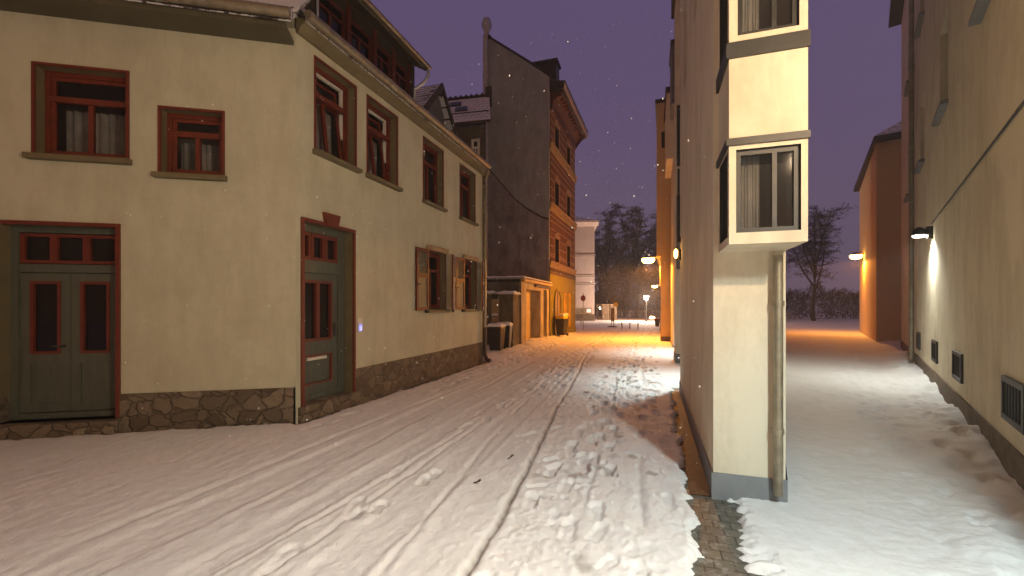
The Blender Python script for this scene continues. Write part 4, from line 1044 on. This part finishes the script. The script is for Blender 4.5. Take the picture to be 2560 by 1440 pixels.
b = MB(); b.prism([(.70, 17.38), (3.6, 17.38), (4.3, 20.2), (.70, 20.2)], 0, .1); part('plinth', b, 'apartgrey', ab)
b = MB(); b.tube([(.44, 8.45, 2.75), (.44, 8.45, 4.1)], .02, 8); b.box(.42, .475, 8.38, 8.5, 2.75, 2.85); part('conduit', b, 'darkmetal', ab)

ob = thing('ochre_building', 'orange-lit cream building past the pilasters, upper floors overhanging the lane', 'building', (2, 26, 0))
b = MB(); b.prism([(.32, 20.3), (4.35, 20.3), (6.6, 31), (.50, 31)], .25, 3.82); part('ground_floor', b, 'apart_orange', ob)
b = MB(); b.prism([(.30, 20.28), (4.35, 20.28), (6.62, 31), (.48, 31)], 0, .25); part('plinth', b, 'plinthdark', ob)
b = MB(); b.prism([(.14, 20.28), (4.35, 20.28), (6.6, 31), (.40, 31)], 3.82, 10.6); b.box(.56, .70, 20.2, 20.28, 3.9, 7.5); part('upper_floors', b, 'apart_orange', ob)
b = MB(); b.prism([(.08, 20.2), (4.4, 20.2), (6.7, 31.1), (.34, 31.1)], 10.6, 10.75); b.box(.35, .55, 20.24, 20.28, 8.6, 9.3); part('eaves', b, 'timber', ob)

# building on the other branch of the fork, right of the frame
EF = Fr((1.95, 2.2), (.361, .933), (-.933, .361))
eb = thing('lane_building', 'long cream building along the right-hand lane with dark upper windows', 'building', (6, 10, 0))
EH = [(u, u + 1.0, z, z + 1.5) for u in (3.4, 7.0, 10.6, 14.4) for z in (4.9, 8.2)]
b = MB(); b.wall(EF, 0, 18.5, .35, 12.0, EH, .2, 0, 1)
e0, e1 = EF.p(0, 0, 0), EF.p(18.5, 0, 0)
b.quad([(e0.x, e0.y, 0), (2.2, -9, 0), (2.2, -9, 12), (e0.x, e0.y, 12)]); b.quad([(e1.x, e1.y, 0), (e1.x + 8, e1.y - 3, 0), (e1.x + 8, e1.y - 3, 12), (e1.x, e1.y, 12)])
b.quad([(e0.x, e0.y, 12), (2.2, -9, 12), (16.6, -9, 12), (e1.x + 8, e1.y - 3, 12), (e1.x, e1.y, 12)])
b.quad([(2.2, -9, 0), (16.6, -9, 0), (16.6, -9, 12), (2.2, -9, 12)]); b.quad([(16.6, -9, 0), (e1.x + 8, e1.y - 3, 0), (e1.x + 8, e1.y - 3, 12), (16.6, -9, 12)])
part('wall', b, ['apart', 'apart'], eb, fix=False)
b = MB(); b.fbox(EF, -.02, 18.52, -.2, .02, 0, .35); part('plinth', b, 'plinthdark', eb)
for h in EH: window(eb, EF, *h, .18, frame='darkmetal', curtain=False, sill=True, surround=False, pane='darkglass', sillmat='apartgrey')
b = MB(); b.fbox(EF, 0, 18.7, -.1, .35, 12.0, 12.15); part('eaves', b, 'timber', eb)
for u in (1.9, 12.6):
    q = MB(); q.tube([EF.p(u, .09, 12.0), EF.p(u, .09, .15)], .055, 10)
    for z in (1.2, 3.4, 5.6, 7.8): q.tube([EF.p(u, .09, z), EF.p(u, .09, z + .06)], .066, 10)
    part('downspout', q, 'zinc', eb)
for u in (2.6, 5.6, 8.2, 11.4):
    q = MB(); q.ring(EF, u, u + .75, .55, .95, .05, -.01, .03)
    for k in range(6): q.fbox(EF, u + .1 + k * .1, u + .12 + k * .1, .0, .02, .58, .92)
    q.fbox(EF, u + .04, u + .71, -.01, .005, .58, .92, 1); part('basement_vent', q, ['darkmetal', 'black'], eb)
q = MB(); q.tube([EF.p(.1, .015, 3.3), EF.p(9, .015, 3.22)], .012, 6); part('cable', q, 'darkmetal', eb)
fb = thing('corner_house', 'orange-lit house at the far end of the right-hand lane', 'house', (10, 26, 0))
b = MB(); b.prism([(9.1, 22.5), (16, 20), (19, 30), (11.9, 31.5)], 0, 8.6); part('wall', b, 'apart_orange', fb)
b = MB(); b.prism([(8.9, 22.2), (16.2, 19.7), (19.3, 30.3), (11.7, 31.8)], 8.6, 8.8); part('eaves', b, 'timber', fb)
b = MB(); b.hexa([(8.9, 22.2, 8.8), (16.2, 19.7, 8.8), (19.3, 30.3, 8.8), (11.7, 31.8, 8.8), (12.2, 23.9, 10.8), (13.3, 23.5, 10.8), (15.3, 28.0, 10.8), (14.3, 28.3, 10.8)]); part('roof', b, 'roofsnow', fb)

# ------------------------------------------------------------------ trees
def tree(loc, H, spread, label, seed, n_br=32, droop=.35, snowy=0.3, dense=1.0):
    rd = random.Random(seed)
    t = thing('bare_tree', label, 'tree', loc, 'bare trees beyond the square')
    mb = MB()
    pts = [Vector((0, 0, 0))]; k = 9
    for i in range(1, k + 1):
        pts.append(Vector((rd.gauss(0, .10) + pts[-1].x, rd.gauss(0, .10) + pts[-1].y, H * .88 * i / k)))
    r0 = H * .017
    mb.tube(pts, [r0 * (1 - .93 * i / k) + .012 for i in range(k + 1)], 7)
    cr = MB()
    def twigs(bp, s0, cnt, f):
        n = len(bp) - 1
        for s_ in range(s0, n + 1):
            for _ in range(cnt):
                p0 = bp[s_].lerp(bp[s_ - 1], rd.random()); aa = rd.random() * 6.283
                tl = rd.uniform(.35, 1.0) * spread * .26
                dd = Vector((math.cos(aa) * .7, math.sin(aa) * .7, rd.uniform(-.5, .7)))
                p1 = p0 + dd * tl; p2 = p1 + Vector((dd.x * .4, dd.y * .4, -.55 * droop)) * tl
                w = rd.uniform(.010, .024); side = Vector((-math.sin(aa), math.cos(aa), rd.uniform(-.4, .4))) * w
                mi = 1 if rd.random() < snowy else 0
                cr.quad([p0 - side, p0 + side, p1 + side * .8, p1 - side * .8], mi); cr.quad([p1 - side * .8, p1 + side * .8, p2 + side * .3, p2 - side * .3], mi)
                for _ in range(6):
                    c0 = p0.lerp(p1, rd.random()) if rd.random() < .4 else p1.lerp(p2, rd.random())
                    e = Vector((rd.gauss(0, 1), rd.gauss(0, 1), rd.gauss(-.3 * droop, .8))).normalized() * rd.uniform(.12, .36)
                    sd = e.cross(Vector((rd.gauss(0, 1), rd.gauss(0, 1), rd.gauss(0, 1)))).normalized() * rd.uniform(.010, .030)
                    cr.quad([c0 - sd, c0 + sd, c0 + e], mi)
    nl = 7
    for j in range(nl):
        f = .22 + .42 * (j + rd.random()) / nl; q = f * k; i = min(int(q), k - 1); base = pts[i].lerp(pts[i + 1], q - i)
        a = j * 2.4 + rd.uniform(-.5, .5); out = rd.uniform(.22, .5); L = H * (rd.uniform(.82, 1.12) - f)
        d = Vector((math.cos(a) * out * 1.6, math.sin(a) * out * 1.6, 1)).normalized(); lp = [base]; n = 8
        for s_ in range(n):
            d = (d + Vector((rd.gauss(0, .12), rd.gauss(0, .12), .10))).normalized(); lp.append(lp[-1] + d * (L / n))
        rb = r0 * .5
        mb.tube(lp, [rb * (1 - .9 * s_ / n) + .010 for s_ in range(n + 1)], 5, cap=False); twigs(lp, 5, int(4 * dense), f)
        for s2 in range(2, n + 1):
            for _ in range(3):
                p0 = lp[s2]; aa = rd.random() * 6.283; L2 = spread * rd.uniform(.25, .62); d2 = Vector((math.cos(aa), math.sin(aa), rd.uniform(.0, .7))).normalized(); sp_ = [p0]
                for s_ in range(5):
                    d2 = (d2 + Vector((rd.gauss(0, .2), rd.gauss(0, .2), -.13 * droop * s_))).normalized(); sp_.append(sp_[-1] + d2 * (L2 / 5))
                mb.tube(sp_, [rb * .3 * (1 - .8 * s_ / 5) + .006 for s_ in range(6)], 4, cap=False); twigs(sp_, 1, max(2, int(2.6 * dense)), f)
    for s2 in range(4, k + 1):
        for _ in range(3):
            p0 = pts[s2]; aa = rd.random() * 6.283; L2 = spread * rd.uniform(.25, .6); d2 = Vector((math.cos(aa), math.sin(aa), rd.uniform(.1, .9))).normalized(); sp_ = [p0]
            for s_ in range(5):
                d2 = (d2 + Vector((rd.gauss(0, .2), rd.gauss(0, .2), -.1 * droop * s_))).normalized(); sp_.append(sp_[-1] + d2 * (L2 / 5))
            mb.tube(sp_, [.03 * (1 - .8 * s_ / 5) + .006 for s_ in range(6)], 4, cap=False); twigs(sp_, 1, max(2, int(2.6 * dense)), .8)
    part('trunk', mb, 'bark', t, True); part('crown', cr, ['twig', 'twigsnow'], t, True, fix=False)
    return t
tree((-5.9, 59, 0), 15.6, 2.7, 'tall thin bare tree beside the pale house', 1, 34, dense=1.2)
tree((-2.1, 60, 0), 15.8, 3.2, 'tallest wide bare tree behind the white lantern', 2, 40, dense=1.3)
tree((.6, 62, 0), 13.6, 2.8, 'bare tree between the orange lamps and the ochre building', 3, 34, dense=1.2)
tree((-3.9, 64, 0), 11.0, 2.6, 'lower bare tree in the gap between two tall ones', 4, 28, dense=1.2)
tree((-7.6, 66, 0), 11.5, 2.6, 'bare tree half behind the pale house corner', 5, 26)
tree((-4.9, 56.5, 0), 6.5, 2.2, 'small snowy bare tree low beside the pale house', 6, 20, snowy=.7)
tree((-.9, 57, 0), 7.0, 2.4, 'small snow-dusted tree glowing under the orange lamp', 7, 22, snowy=.8)
tree((8.2, 50, 0), 11.0, 3.0, 'bare tree seen left in the right-hand lane opening', 8, 30)
tree((16.0, 53, 0), 12.0, 3.6, 'broad bare tree behind the lamp of the right-hand lane', 9, 32)
tree((12.2, 60, 0), 9.0, 3.0, 'low bare tree between two others up the right-hand lane', 10, 24)
def hedge(name, label, x0, x1, y, h, seed, n=9000):
    rd = random.Random(seed); b = MB()
    for _ in range(n):
        x = rd.uniform(x0, x1); yy = y + rd.uniform(-1.5, 1.5)
        top = h * (.75 + .35 * mnoise.noise(Vector((x * .5, seed, 0))) + .18 * mnoise.noise(Vector((x * 1.7, seed, 4))))
        z = top * rd.random() ** .7
        e = Vector((rd.gauss(0, .6), rd.gauss(0, .6), rd.gauss(.2, 1))).normalized() * rd.uniform(.2, .7)
        sd = e.cross(Vector((rd.gauss(0, 1), rd.gauss(0, 1), rd.gauss(0, 1)))).normalized() * rd.uniform(.02, .07)
        p = Vector((x, yy, z)); b.quad([p - sd, p + sd, p + e + sd * .3, p + e - sd * .3], 1 if rd.random() < .12 else 0)
    tag(part(name, b, ['twig', 'twigsnow'], None, fix=False), label, 'thicket', kind='stuff')
hedge('undergrowth', 'dark thicket of undergrowth behind the rail fence', -12, 6, 66, 5.2, 3, 15000)
hedge('undergrowth', 'dark thicket at the end of the right-hand lane', 6, 40, 62, 4.5, 5, 15000)

# ------------------------------------------------------------------ lamps
def light(name, loc, col, power, radius=.1, spot=None, aim=None, parent=None, blend=.3):
    l = bpy.data.lights.new(name, 'SPOT' if spot else 'POINT'); l.energy = power; l.color = col; l.shadow_soft_size = radius
    o = bpy.data.objects.new(name, l); COL.objects.link(o); o.location = loc
    if spot:
        l.spot_size = spot; l.spot_blend = blend
        o.rotation_euler = (Vector(aim) - Vector(loc)).to_track_quat('-Z', 'Y').to_euler()
    return o
ORANGE = (1.0, .335, .035); WHITE = (.97, 1.0, .90)
def arm_lamp(loc, wall, label, power, own_pole=False, col=ORANGE):
    x, y, z = loc
    t = thing('street_lamp', label, 'street lamp', loc, 'orange street lamps')
    b = MB(); b.tube([(wall, y, 0 if own_pole else z - 1.3), (wall, y, z - .15), (wall - .06, y, z - .01), (wall - .16, y, z + .04), (x + .15, y, z + .07)], .045 if not own_pole else .06, 8); part('bracket_arm', b, 'zinc', t)
    b = MB(); b.lathe([(.02, .16), (.09, .15), (.20, .09), (.25, .03), (.25, .002)], (x, y, z), 14); part('lamp_hood', b, 'steel', t)
    b = MB(); b.lathe([(.27, .0), (.29, -.08), (.22, -.19), (.06, -.23)], (x, y, z), 14); part('lens', b, 'sodium', t)
    light('street_lamp_light', (x, y, z - .36), col, power, .1, R(176), (x, y, 0), blend=.06)
arm_lamp((-.22, 21.0, 3.80), .33, 'orange street lamp on the ochre building, higher and nearer of the pair', 1500)
arm_lamp((.15, 47.4, 3.72), .95, 'orange street lamp behind, lower and smaller of the pair', 900, True)
arm_lamp((-3.6, -4.5, 6.0), -4.6, 'warm street lamp beside the neighbour house, behind the viewer', 60, True, (1, .43, .2))
arm_lamp((10.6, 28.5, 4.4), 11.4, 'orange street lamp at the end of the right-hand lane', 800)
def lantern(loc, label, sc_=1.0):
    t = thing('post_lantern', label, 'street lamp', loc)
    b = MB(); b.lathe([(.11, 0), (.11, .25), (.055, .35), (.045, 2.1), (.07, 2.14), (.07, 2.2)], (0, 0, 0), 10); part('post', b, 'darkmetal', t, True)
    b = MB(); b.lathe([(.10, 2.2), (.14, 2.24), (.22, 2.58), (.24, 2.62), (.15, 2.72), (.02, 2.74)], (0, 0, 0), 8); part('lamp_glass', b, 'whitelens', t, True)
    b = MB(); b.lathe([(.25, 2.62), (.16, 2.745), (.04, 2.80), (.03, 2.86)], (0, 0, 0), 8); part('lamp_roof', b, 'darkmetal', t, True)
lantern((-.65, 45.3, 0), 'white post lantern standing on the snowy square')
light('lantern_light', (-.65, 44.9, 2.4), (1, .74, .56), 2300, .15)
def wall_lamp(loc, label, d, power, col=WHITE, size=125, blend=.8):
    t = thing('wall_lamp', label, 'wall lamp', loc, 'white wall lamps of the buildings'); x, y, z = loc; dx, dy = d
    b = MB(); b.box(x + dx * .16 - .05, x + dx * .16 + .05, y + dy * .16 - .05, y + dy * .16 + .05, z - .08, z + .16); b.tube([(x + dx * .16, y + dy * .16, z + .1), (x, y, z + .1)], .018, 8); part('bracket_arm', b, 'darkmetal', t)
    b = MB(); b.lathe([(.03, .16), (.09, .12), (.11, .02), (.11, .0)], (x, y, z), 12); part('lamp_hood', b, 'darkmetal', t)
    b = MB(); b.lathe([(.10, -.001), (.09, -.03), (.02, -.045)], (x, y, z), 12); part('lens', b, 'whitelens', t)
    light('wall_lamp_light', (x, y, z - .07), col, power, .11, R(size) if size else None, (x, y, 0), blend=blend)
wall_lamp((1.70, 1.0, 3.1), 'white wall lamp just out of frame lighting the near snow', (1, 0), 540, (.80, 1.0, 1.0), 160, .6)
wall_lamp((1.78, .75, 3.5), 'added warm fill lamp above the white one, just out of frame', (1, 0), 700, (1, .71, .45), 0)  # added fill lamp, not a known source: warms the far snow and walls
wall_lamp((.90, 9.35, 3.0), 'white wall lamp in the first recess of the apartment building', (1, 0), 380, (.84, 1.0, .98), 112, .8)
wall_lamp((.92, 15.2, 3.0), 'white wall lamp in the second recess of the apartment building', (1, 0), 380, (.84, 1.0, .98), 112, .8)
pz = EF.p(9.0, .2, 3.0)
wall_lamp(tuple(pz), 'white wall lamp on the building along the right-hand lane', (.933, -.361), 260, WHITE, 160, .6)
# little lit lantern on the corner of the near block
t = thing('door_lantern', 'tiny lit lantern at the far edge of the near right wall', 'lantern', (.40, 8.3, 2.5))
b = MB(); b.box(.43, .475, 8.26, 8.34, 2.42, 2.62); b.tube([(.45, 8.3, 2.6), (.38, 8.3, 2.66)], .012, 6); part('bracket_arm', b, 'darkmetal', t)
b = MB(); b.lathe([(.012, 2.46), (.03, 2.5), (.03, 2.58), (.012, 2.62)], (.385, 8.3, 0), 10); part('lens', b, 'sodium', t)

# ------------------------------------------------------------------ street furniture in the square
bo = thing('bollard', 'leftmost of three slim bollards in front of the square', 'bollard', (-2.05, 30.7, 0), 'slim bollards edging the square')
b = MB(); b.tube([(0, 0, 0), (0, 0, .46)], .035, 8); part('post', b, 'brownmetal', bo, True)
b = MB(); b.lathe([(.036, .46), (.045, .47), (.02, .52)], (0, 0, 0), 8); part('cap', b, 'snow', bo, True)
dup(bo, (-1.5, 30.3, 0), 0, 'middle one of three slim bollards in front of the square')
dup(bo, (-.95, 29.6, 0), 0, 'bollard nearest the ochre building, of three in a row')
dup(bo, (-5.83, 36.8, 0), 0, 'lone slim bollard before the stone base of the pale house')
tr = thing('litter_bin', 'dark litter bin with red rim by the ochre building', 'litter bin', (.30, 29.0, 0))
b = MB(); b.lathe([(.12, .30), (.16, .75)], (.24, 29.0, 0), 12); part('body', b, 'black', tr)
b = MB(); b.lathe([(.175, .74), (.175, .80), (.10, .82)], (.24, 29.0, 0), 12); part('rim', b, 'signred', tr)
b = MB(); b.tube([(.42, 29.0, 0), (.42, 29.0, .95)], .03, 8); part('post', b, 'steel', tr)
sg = thing('road_sign', 'round dark red traffic sign beside the yellow corner', 'sign', (-4.3, 28.0, 0))
b = MB(); b.tube([(-4.3, 28, 0), (-4.3, 28, 2.45)], .025, 8); part('post', b, 'steel', sg)
b = MB(); b.extrude([(-4.3 + .16 * math.cos(a), 27.96, 2.1 + .19 * math.sin(a)) for a in np.linspace(0, 2 * math.pi, 21)[:-1]], [(-4.3 + .16 * math.cos(a), 27.975, 2.1 + .19 * math.sin(a)) for a in np.linspace(0, 2 * math.pi, 21)[:-1]]); part('sign_plate', b, 'signred', sg)
bs = thing('bus_stop_sign', 'twin-post sign with a round yellow plate on the square', 'sign', (-2.85, 32.8, 0))
b = MB(); b.tube([(-2.95, 32.8, 0), (-2.95, 32.8, 1.25)], .022, 8); b.tube([(-2.78, 32.8, 0), (-2.78, 32.8, 2.05)], .025, 8); part('post', b, 'steel', bs)
b = MB(); b.extrude([(-2.62 + .16 * math.cos(a), 32.77, 1.72 + .16 * math.sin(a)) for a in np.linspace(0, 2 * math.pi, 21)[:-1]], [(-2.62 + .16 * math.cos(a), 32.785, 1.72 + .16 * math.sin(a)) for a in np.linspace(0, 2 * math.pi, 21)[:-1]]); part('sign_plate', b, 'signyellow', bs)
b = MB(); b.box(-2.98, -2.72, 32.76, 32.78, .45, 1.45); part('timetable_board', b, 'beige', bs); b = MB(); b.box(-2.93, -2.68, 32.76, 32.79, 1.95, 2.12); part('name_plate', b, 'beige', bs)
b = MB(); b.lathe([(.36, 0), (.34, .07), (.05, .09)], (-2.86, 32.8, .03), 14); part('foot', b, 'darkmetal', bs)
pb = thing('phone_booth', 'open-framed phone booth with a small white light inside', 'phone booth', (-5.8, 50, 0))
b = MB(); b.box(-6.1, -6.02, 49.7, 49.78, 0, 1.65); b.box(-5.55, -5.47, 49.7, 49.78, 0, 1.65); b.box(-6.1, -5.47, 49.7, 50.3, 1.65, 1.75); b.box(-6.02, -5.55, 49.72, 49.76, 0, .4); part('frame', b, 'panelcream', pb)
b = MB(); b.box(-6.02, -5.55, 50.2, 50.28, .4, 1.65); part('back_panel', b, 'darkmetal', pb); b = MB(); b.box(-5.85, -5.72, 50.1, 50.19, 1.28, 1.45); part('light', b, 'whitelens', pb)
kb = thing('utility_cabinet', 'wider beige utility cabinet right of the phone booth', 'cabinet', (-5.0, 49, 0), 'beige cabinets on the square')
b = MB(); b.box(-.36, .36, -.3, .3, 0, 1.72); part('body', b, 'beige', kb, True, .03); b = MB(); b.box(-.40, .40, -.34, .34, 1.72, 1.80); part('roof', b, 'panelcream', kb, True); b = MB(); b.box(-.06, .06, -.32, -.301, .85, 1.0); part('notice', b, 'panelcream', kb, True)
k2 = dup(kb, (-4.25, 49.6, 0), R(12), 'narrower beige utility cabinet behind the twin-post sign')
fe = thing('rail_fence', 'low metal rail fence along the far side of the square', 'fence', (4, 52, 0))
b = MB(); b.tube([(-4.6, 52.5, 1.02), (14, 51, 1.02)], .03, 6); b.tube([(-4.6, 52.5, .55), (14, 51, .55)], .02, 6); part('rail', b, 'steel', fe)
for i in range(11):
    x = -4.4 + i * 1.75; y = 52.5 - (x + 4.6) * .0806
    b = MB(); b.tube([(x, y, 0), (x, y, 1.12)], .04, 8); part('post', b, 'steel', fe)
b = MB(); 
for i in range(150): 
    x = -4.5 + i * .123; y = 52.5 - (x + 4.6) * .0806; b.tube([(x, y, .1), (x, y, 1.0)], .008, 4)
part('bars', b, 'steel', fe)
rk = thing('boulder', 'snow-covered boulder beside the white lantern', 'boulder', (-.1, 47, 0))
b = MB(); b.lathe([(.35, 0), (.38, .15), (.28, .35), (.1, .42)], (0, 0, 0), 9); part('rock', b, 'plinthdark', rk, True); b = MB(); snow_cap(b, WORLD, -.32, .32, -.3, .3, .33, .25, .07, 5); part('snow_cap', b, 'snow', rk, True)
for nm, (x, y, z), lb in (('far_street_lamp', (-2.1, 75, 1.9), 'tiny bluish street lamp far behind the fence'), ('far_street_lamp', (.6, 72, 2.5), 'tiny white street lamp far behind, near the ochre building')):
    t = thing(nm, lb, 'street lamp', (x, y, 0), 'distant street lamps'); b = MB(); b.tube([(x, y, 0), (x, y, z)], .05, 6); part('post', b, 'darkmetal', t); b = MB(); b.lathe([(.05, -.1), (.16, 0), (.05, .1)], (x, y, z), 10); part('lens', b, 'tinylens', t)
# litter on the snow
for (x, y, a, lb) in ((-1.40, 4.15, .5, 'curled dark twig lying on the snow, farther from the camera'), (-1.49, 3.50, -.4, 'small dark leaf lying on the snow, nearer the camera')):
    b = MB()
    for k in range(3):
        c = Vector((x + .03 * k * math.cos(a), y + .03 * k * math.sin(a), .055 + .012 * k)); d = Vector((math.cos(a + k), math.sin(a + k), .25)) * .035; s_ = Vector((-math.sin(a + k), math.cos(a + k), .1)) * .012
        b.hexa([c - d * .2 - s_ * .3, c + d * .5 - s_, c + d, c + d * .4 + s_, c - d * .2 - s_ * .3 + Vector((0, 0, .004)), c + d * .5 - s_ + Vector((0, 0, .004)), c + d + Vector((0, 0, .003)), c + d * .4 + s_ + Vector((0, 0, .004))])
    tag(part('fallen_leaf' if a < 0 else 'fallen_twig', b, 'leaf'), lb, 'leaf' if a < 0 else 'twig')
# snow in the air
b = MB(); rd = random.Random(5)
for _ in range(4200):
    y = 1.6 + 30 * rd.random() ** 1.1; x = rd.uniform(-.36 * y - 1.5, .06 * y + .25) if y > 3 else rd.uniform(-3, .2); z = rd.uniform(.1, 1.6 + .65 * y)
    s_ = rd.uniform(.0016, .0034) * (1 + .045 * y); c = Vector((x, y, z)); e = rd.uniform(1, 1.9); lean = rd.uniform(-.3, .5)
    vs = [c + Vector((s_ * rd.uniform(.7, 1.2), 0, 0)), c + Vector((-s_ * rd.uniform(.7, 1.2), 0, 0)), c + Vector((0, s_, 0)), c + Vector((0, -s_, 0)), c + Vector((s_ * lean, 0, s_ * e)), c - Vector((s_ * lean, 0, s_ * e))]
    b.add(vs, [(0, 2, 4), (2, 1, 4), (1, 3, 4), (3, 0, 4), (2, 0, 5), (1, 2, 5), (3, 1, 5), (0, 3, 5)])
for _ in range(110):
    y = rd.uniform(1.8, 6); c = Vector((rd.uniform(-.36 * y - 1.2, .05 * y + .15), y, rd.uniform(.2, 1.6 + .6 * y))); s_ = rd.uniform(.002, .0042)
    vs = [c + Vector((rd.gauss(0, 1), rd.gauss(0, 1), rd.gauss(0, 1.4))).normalized() * s_ * rd.uniform(.5, 1.3) for _ in range(8)]
    b.add(vs, [(0, 1, 2), (2, 3, 4), (4, 5, 6), (6, 7, 0), (1, 3, 5), (0, 4, 7), (1, 6, 3), (2, 5, 7)])
tag(part('falling_snow', b, 'snow', None, fix=False), 'loose snowflakes drifting down through the lane', 'snowfall', kind='stuff')

# falling snow and damp air veiling the distance
b = MB(); b.box(-60, 60, -30, 120, -1.0, 18.5)
hz = part('haze', b, [], None); tag(hz, 'thin veil of damp snowy air over the whole lane', 'haze', kind='stuff')
hm = bpy.data.materials.new('damp_air'); hm.use_nodes = True; hn = hm.node_tree; hn.nodes.clear()
ho = hn.nodes.new('ShaderNodeOutputMaterial'); hv = hn.nodes.new('ShaderNodeVolumePrincipled')
hv.inputs['Color'].default_value = (.9, .88, .9, 1); hv.inputs['Density'].default_value = .0025; hv.inputs['Anisotropy'].default_value = .3
hn.links.new(hv.outputs[0], ho.inputs['Volume']); hz.data.materials.append(hm)

# ------------------------------------------------------------------ world, camera, output
wd = bpy.data.worlds.new('World'); sc.world = wd; wd.use_nodes = True
nt = wd.node_tree; bg = nt.nodes['Background']
tc = nt.nodes.new('ShaderNodeTexCoord'); sp = nt.nodes.new('ShaderNodeSeparateXYZ'); nt.links.new(tc.outputs['Generated'], sp.inputs[0])
n = nz(nt, 1.6, 4, .6, tc.outputs['Generated'])
ad = nt.nodes.new('ShaderNodeMath'); ad.operation = 'MULTIPLY_ADD'; ad.inputs[1].default_value = .30; nt.links.new(n.outputs['Fac'], ad.inputs[0]); nt.links.new(sp.outputs[2], ad.inputs[2])
rp = ramp(nt, ad.outputs[0], [(0.02, (.135, .095, .125)), (.22, (.125, .087, .132)), (.55, (.104, .071, .142)), (1.0, (.090, .066, .148))])
gl = nt.nodes.new('ShaderNodeMapRange'); gl.inputs[1].default_value = .25; gl.inputs[2].default_value = -.55; nt.links.new(sp.outputs[1], gl.inputs[0])
mg = nt.nodes.new('ShaderNodeMix'); mg.data_type = 'RGBA'; nt.links.new(gl.outputs[0], mg.inputs[0]); nt.links.new(rp.outputs['Color'], mg.inputs[6]); mg.inputs[7].default_value = (.15, .074, .046, 1)
nt.links.new(mg.outputs[2], bg.inputs['Color']); bg.inputs['Strength'].default_value = 1.0

cam = bpy.data.cameras.new('camera'); co_ = bpy.data.objects.new('camera', cam); COL.objects.link(co_)
co_.location = (0, 0, 1.6); co_.rotation_euler = (R(90), 0, R(18.07))
cam.sensor_width = 36; cam.lens = 36 * 1082 / 2560; cam.shift_y = 45 / 2560; cam.clip_start = .05; cam.clip_end = 500
sc.camera = co_
sc.render.engine = 'CYCLES'
sc.cycles.use_denoising = True
sc.cycles.volume_bounces = 0; sc.cycles.max_bounces = 6; sc.cycles.diffuse_bounces = 4; sc.cycles.transparent_max_bounces = 12
sc.cycles.sample_clamp_indirect = 4
sc.view_settings.view_transform = 'Standard'; sc.view_settings.look = 'None'; sc.view_settings.exposure = 0.12; sc.view_settings.gamma = 1
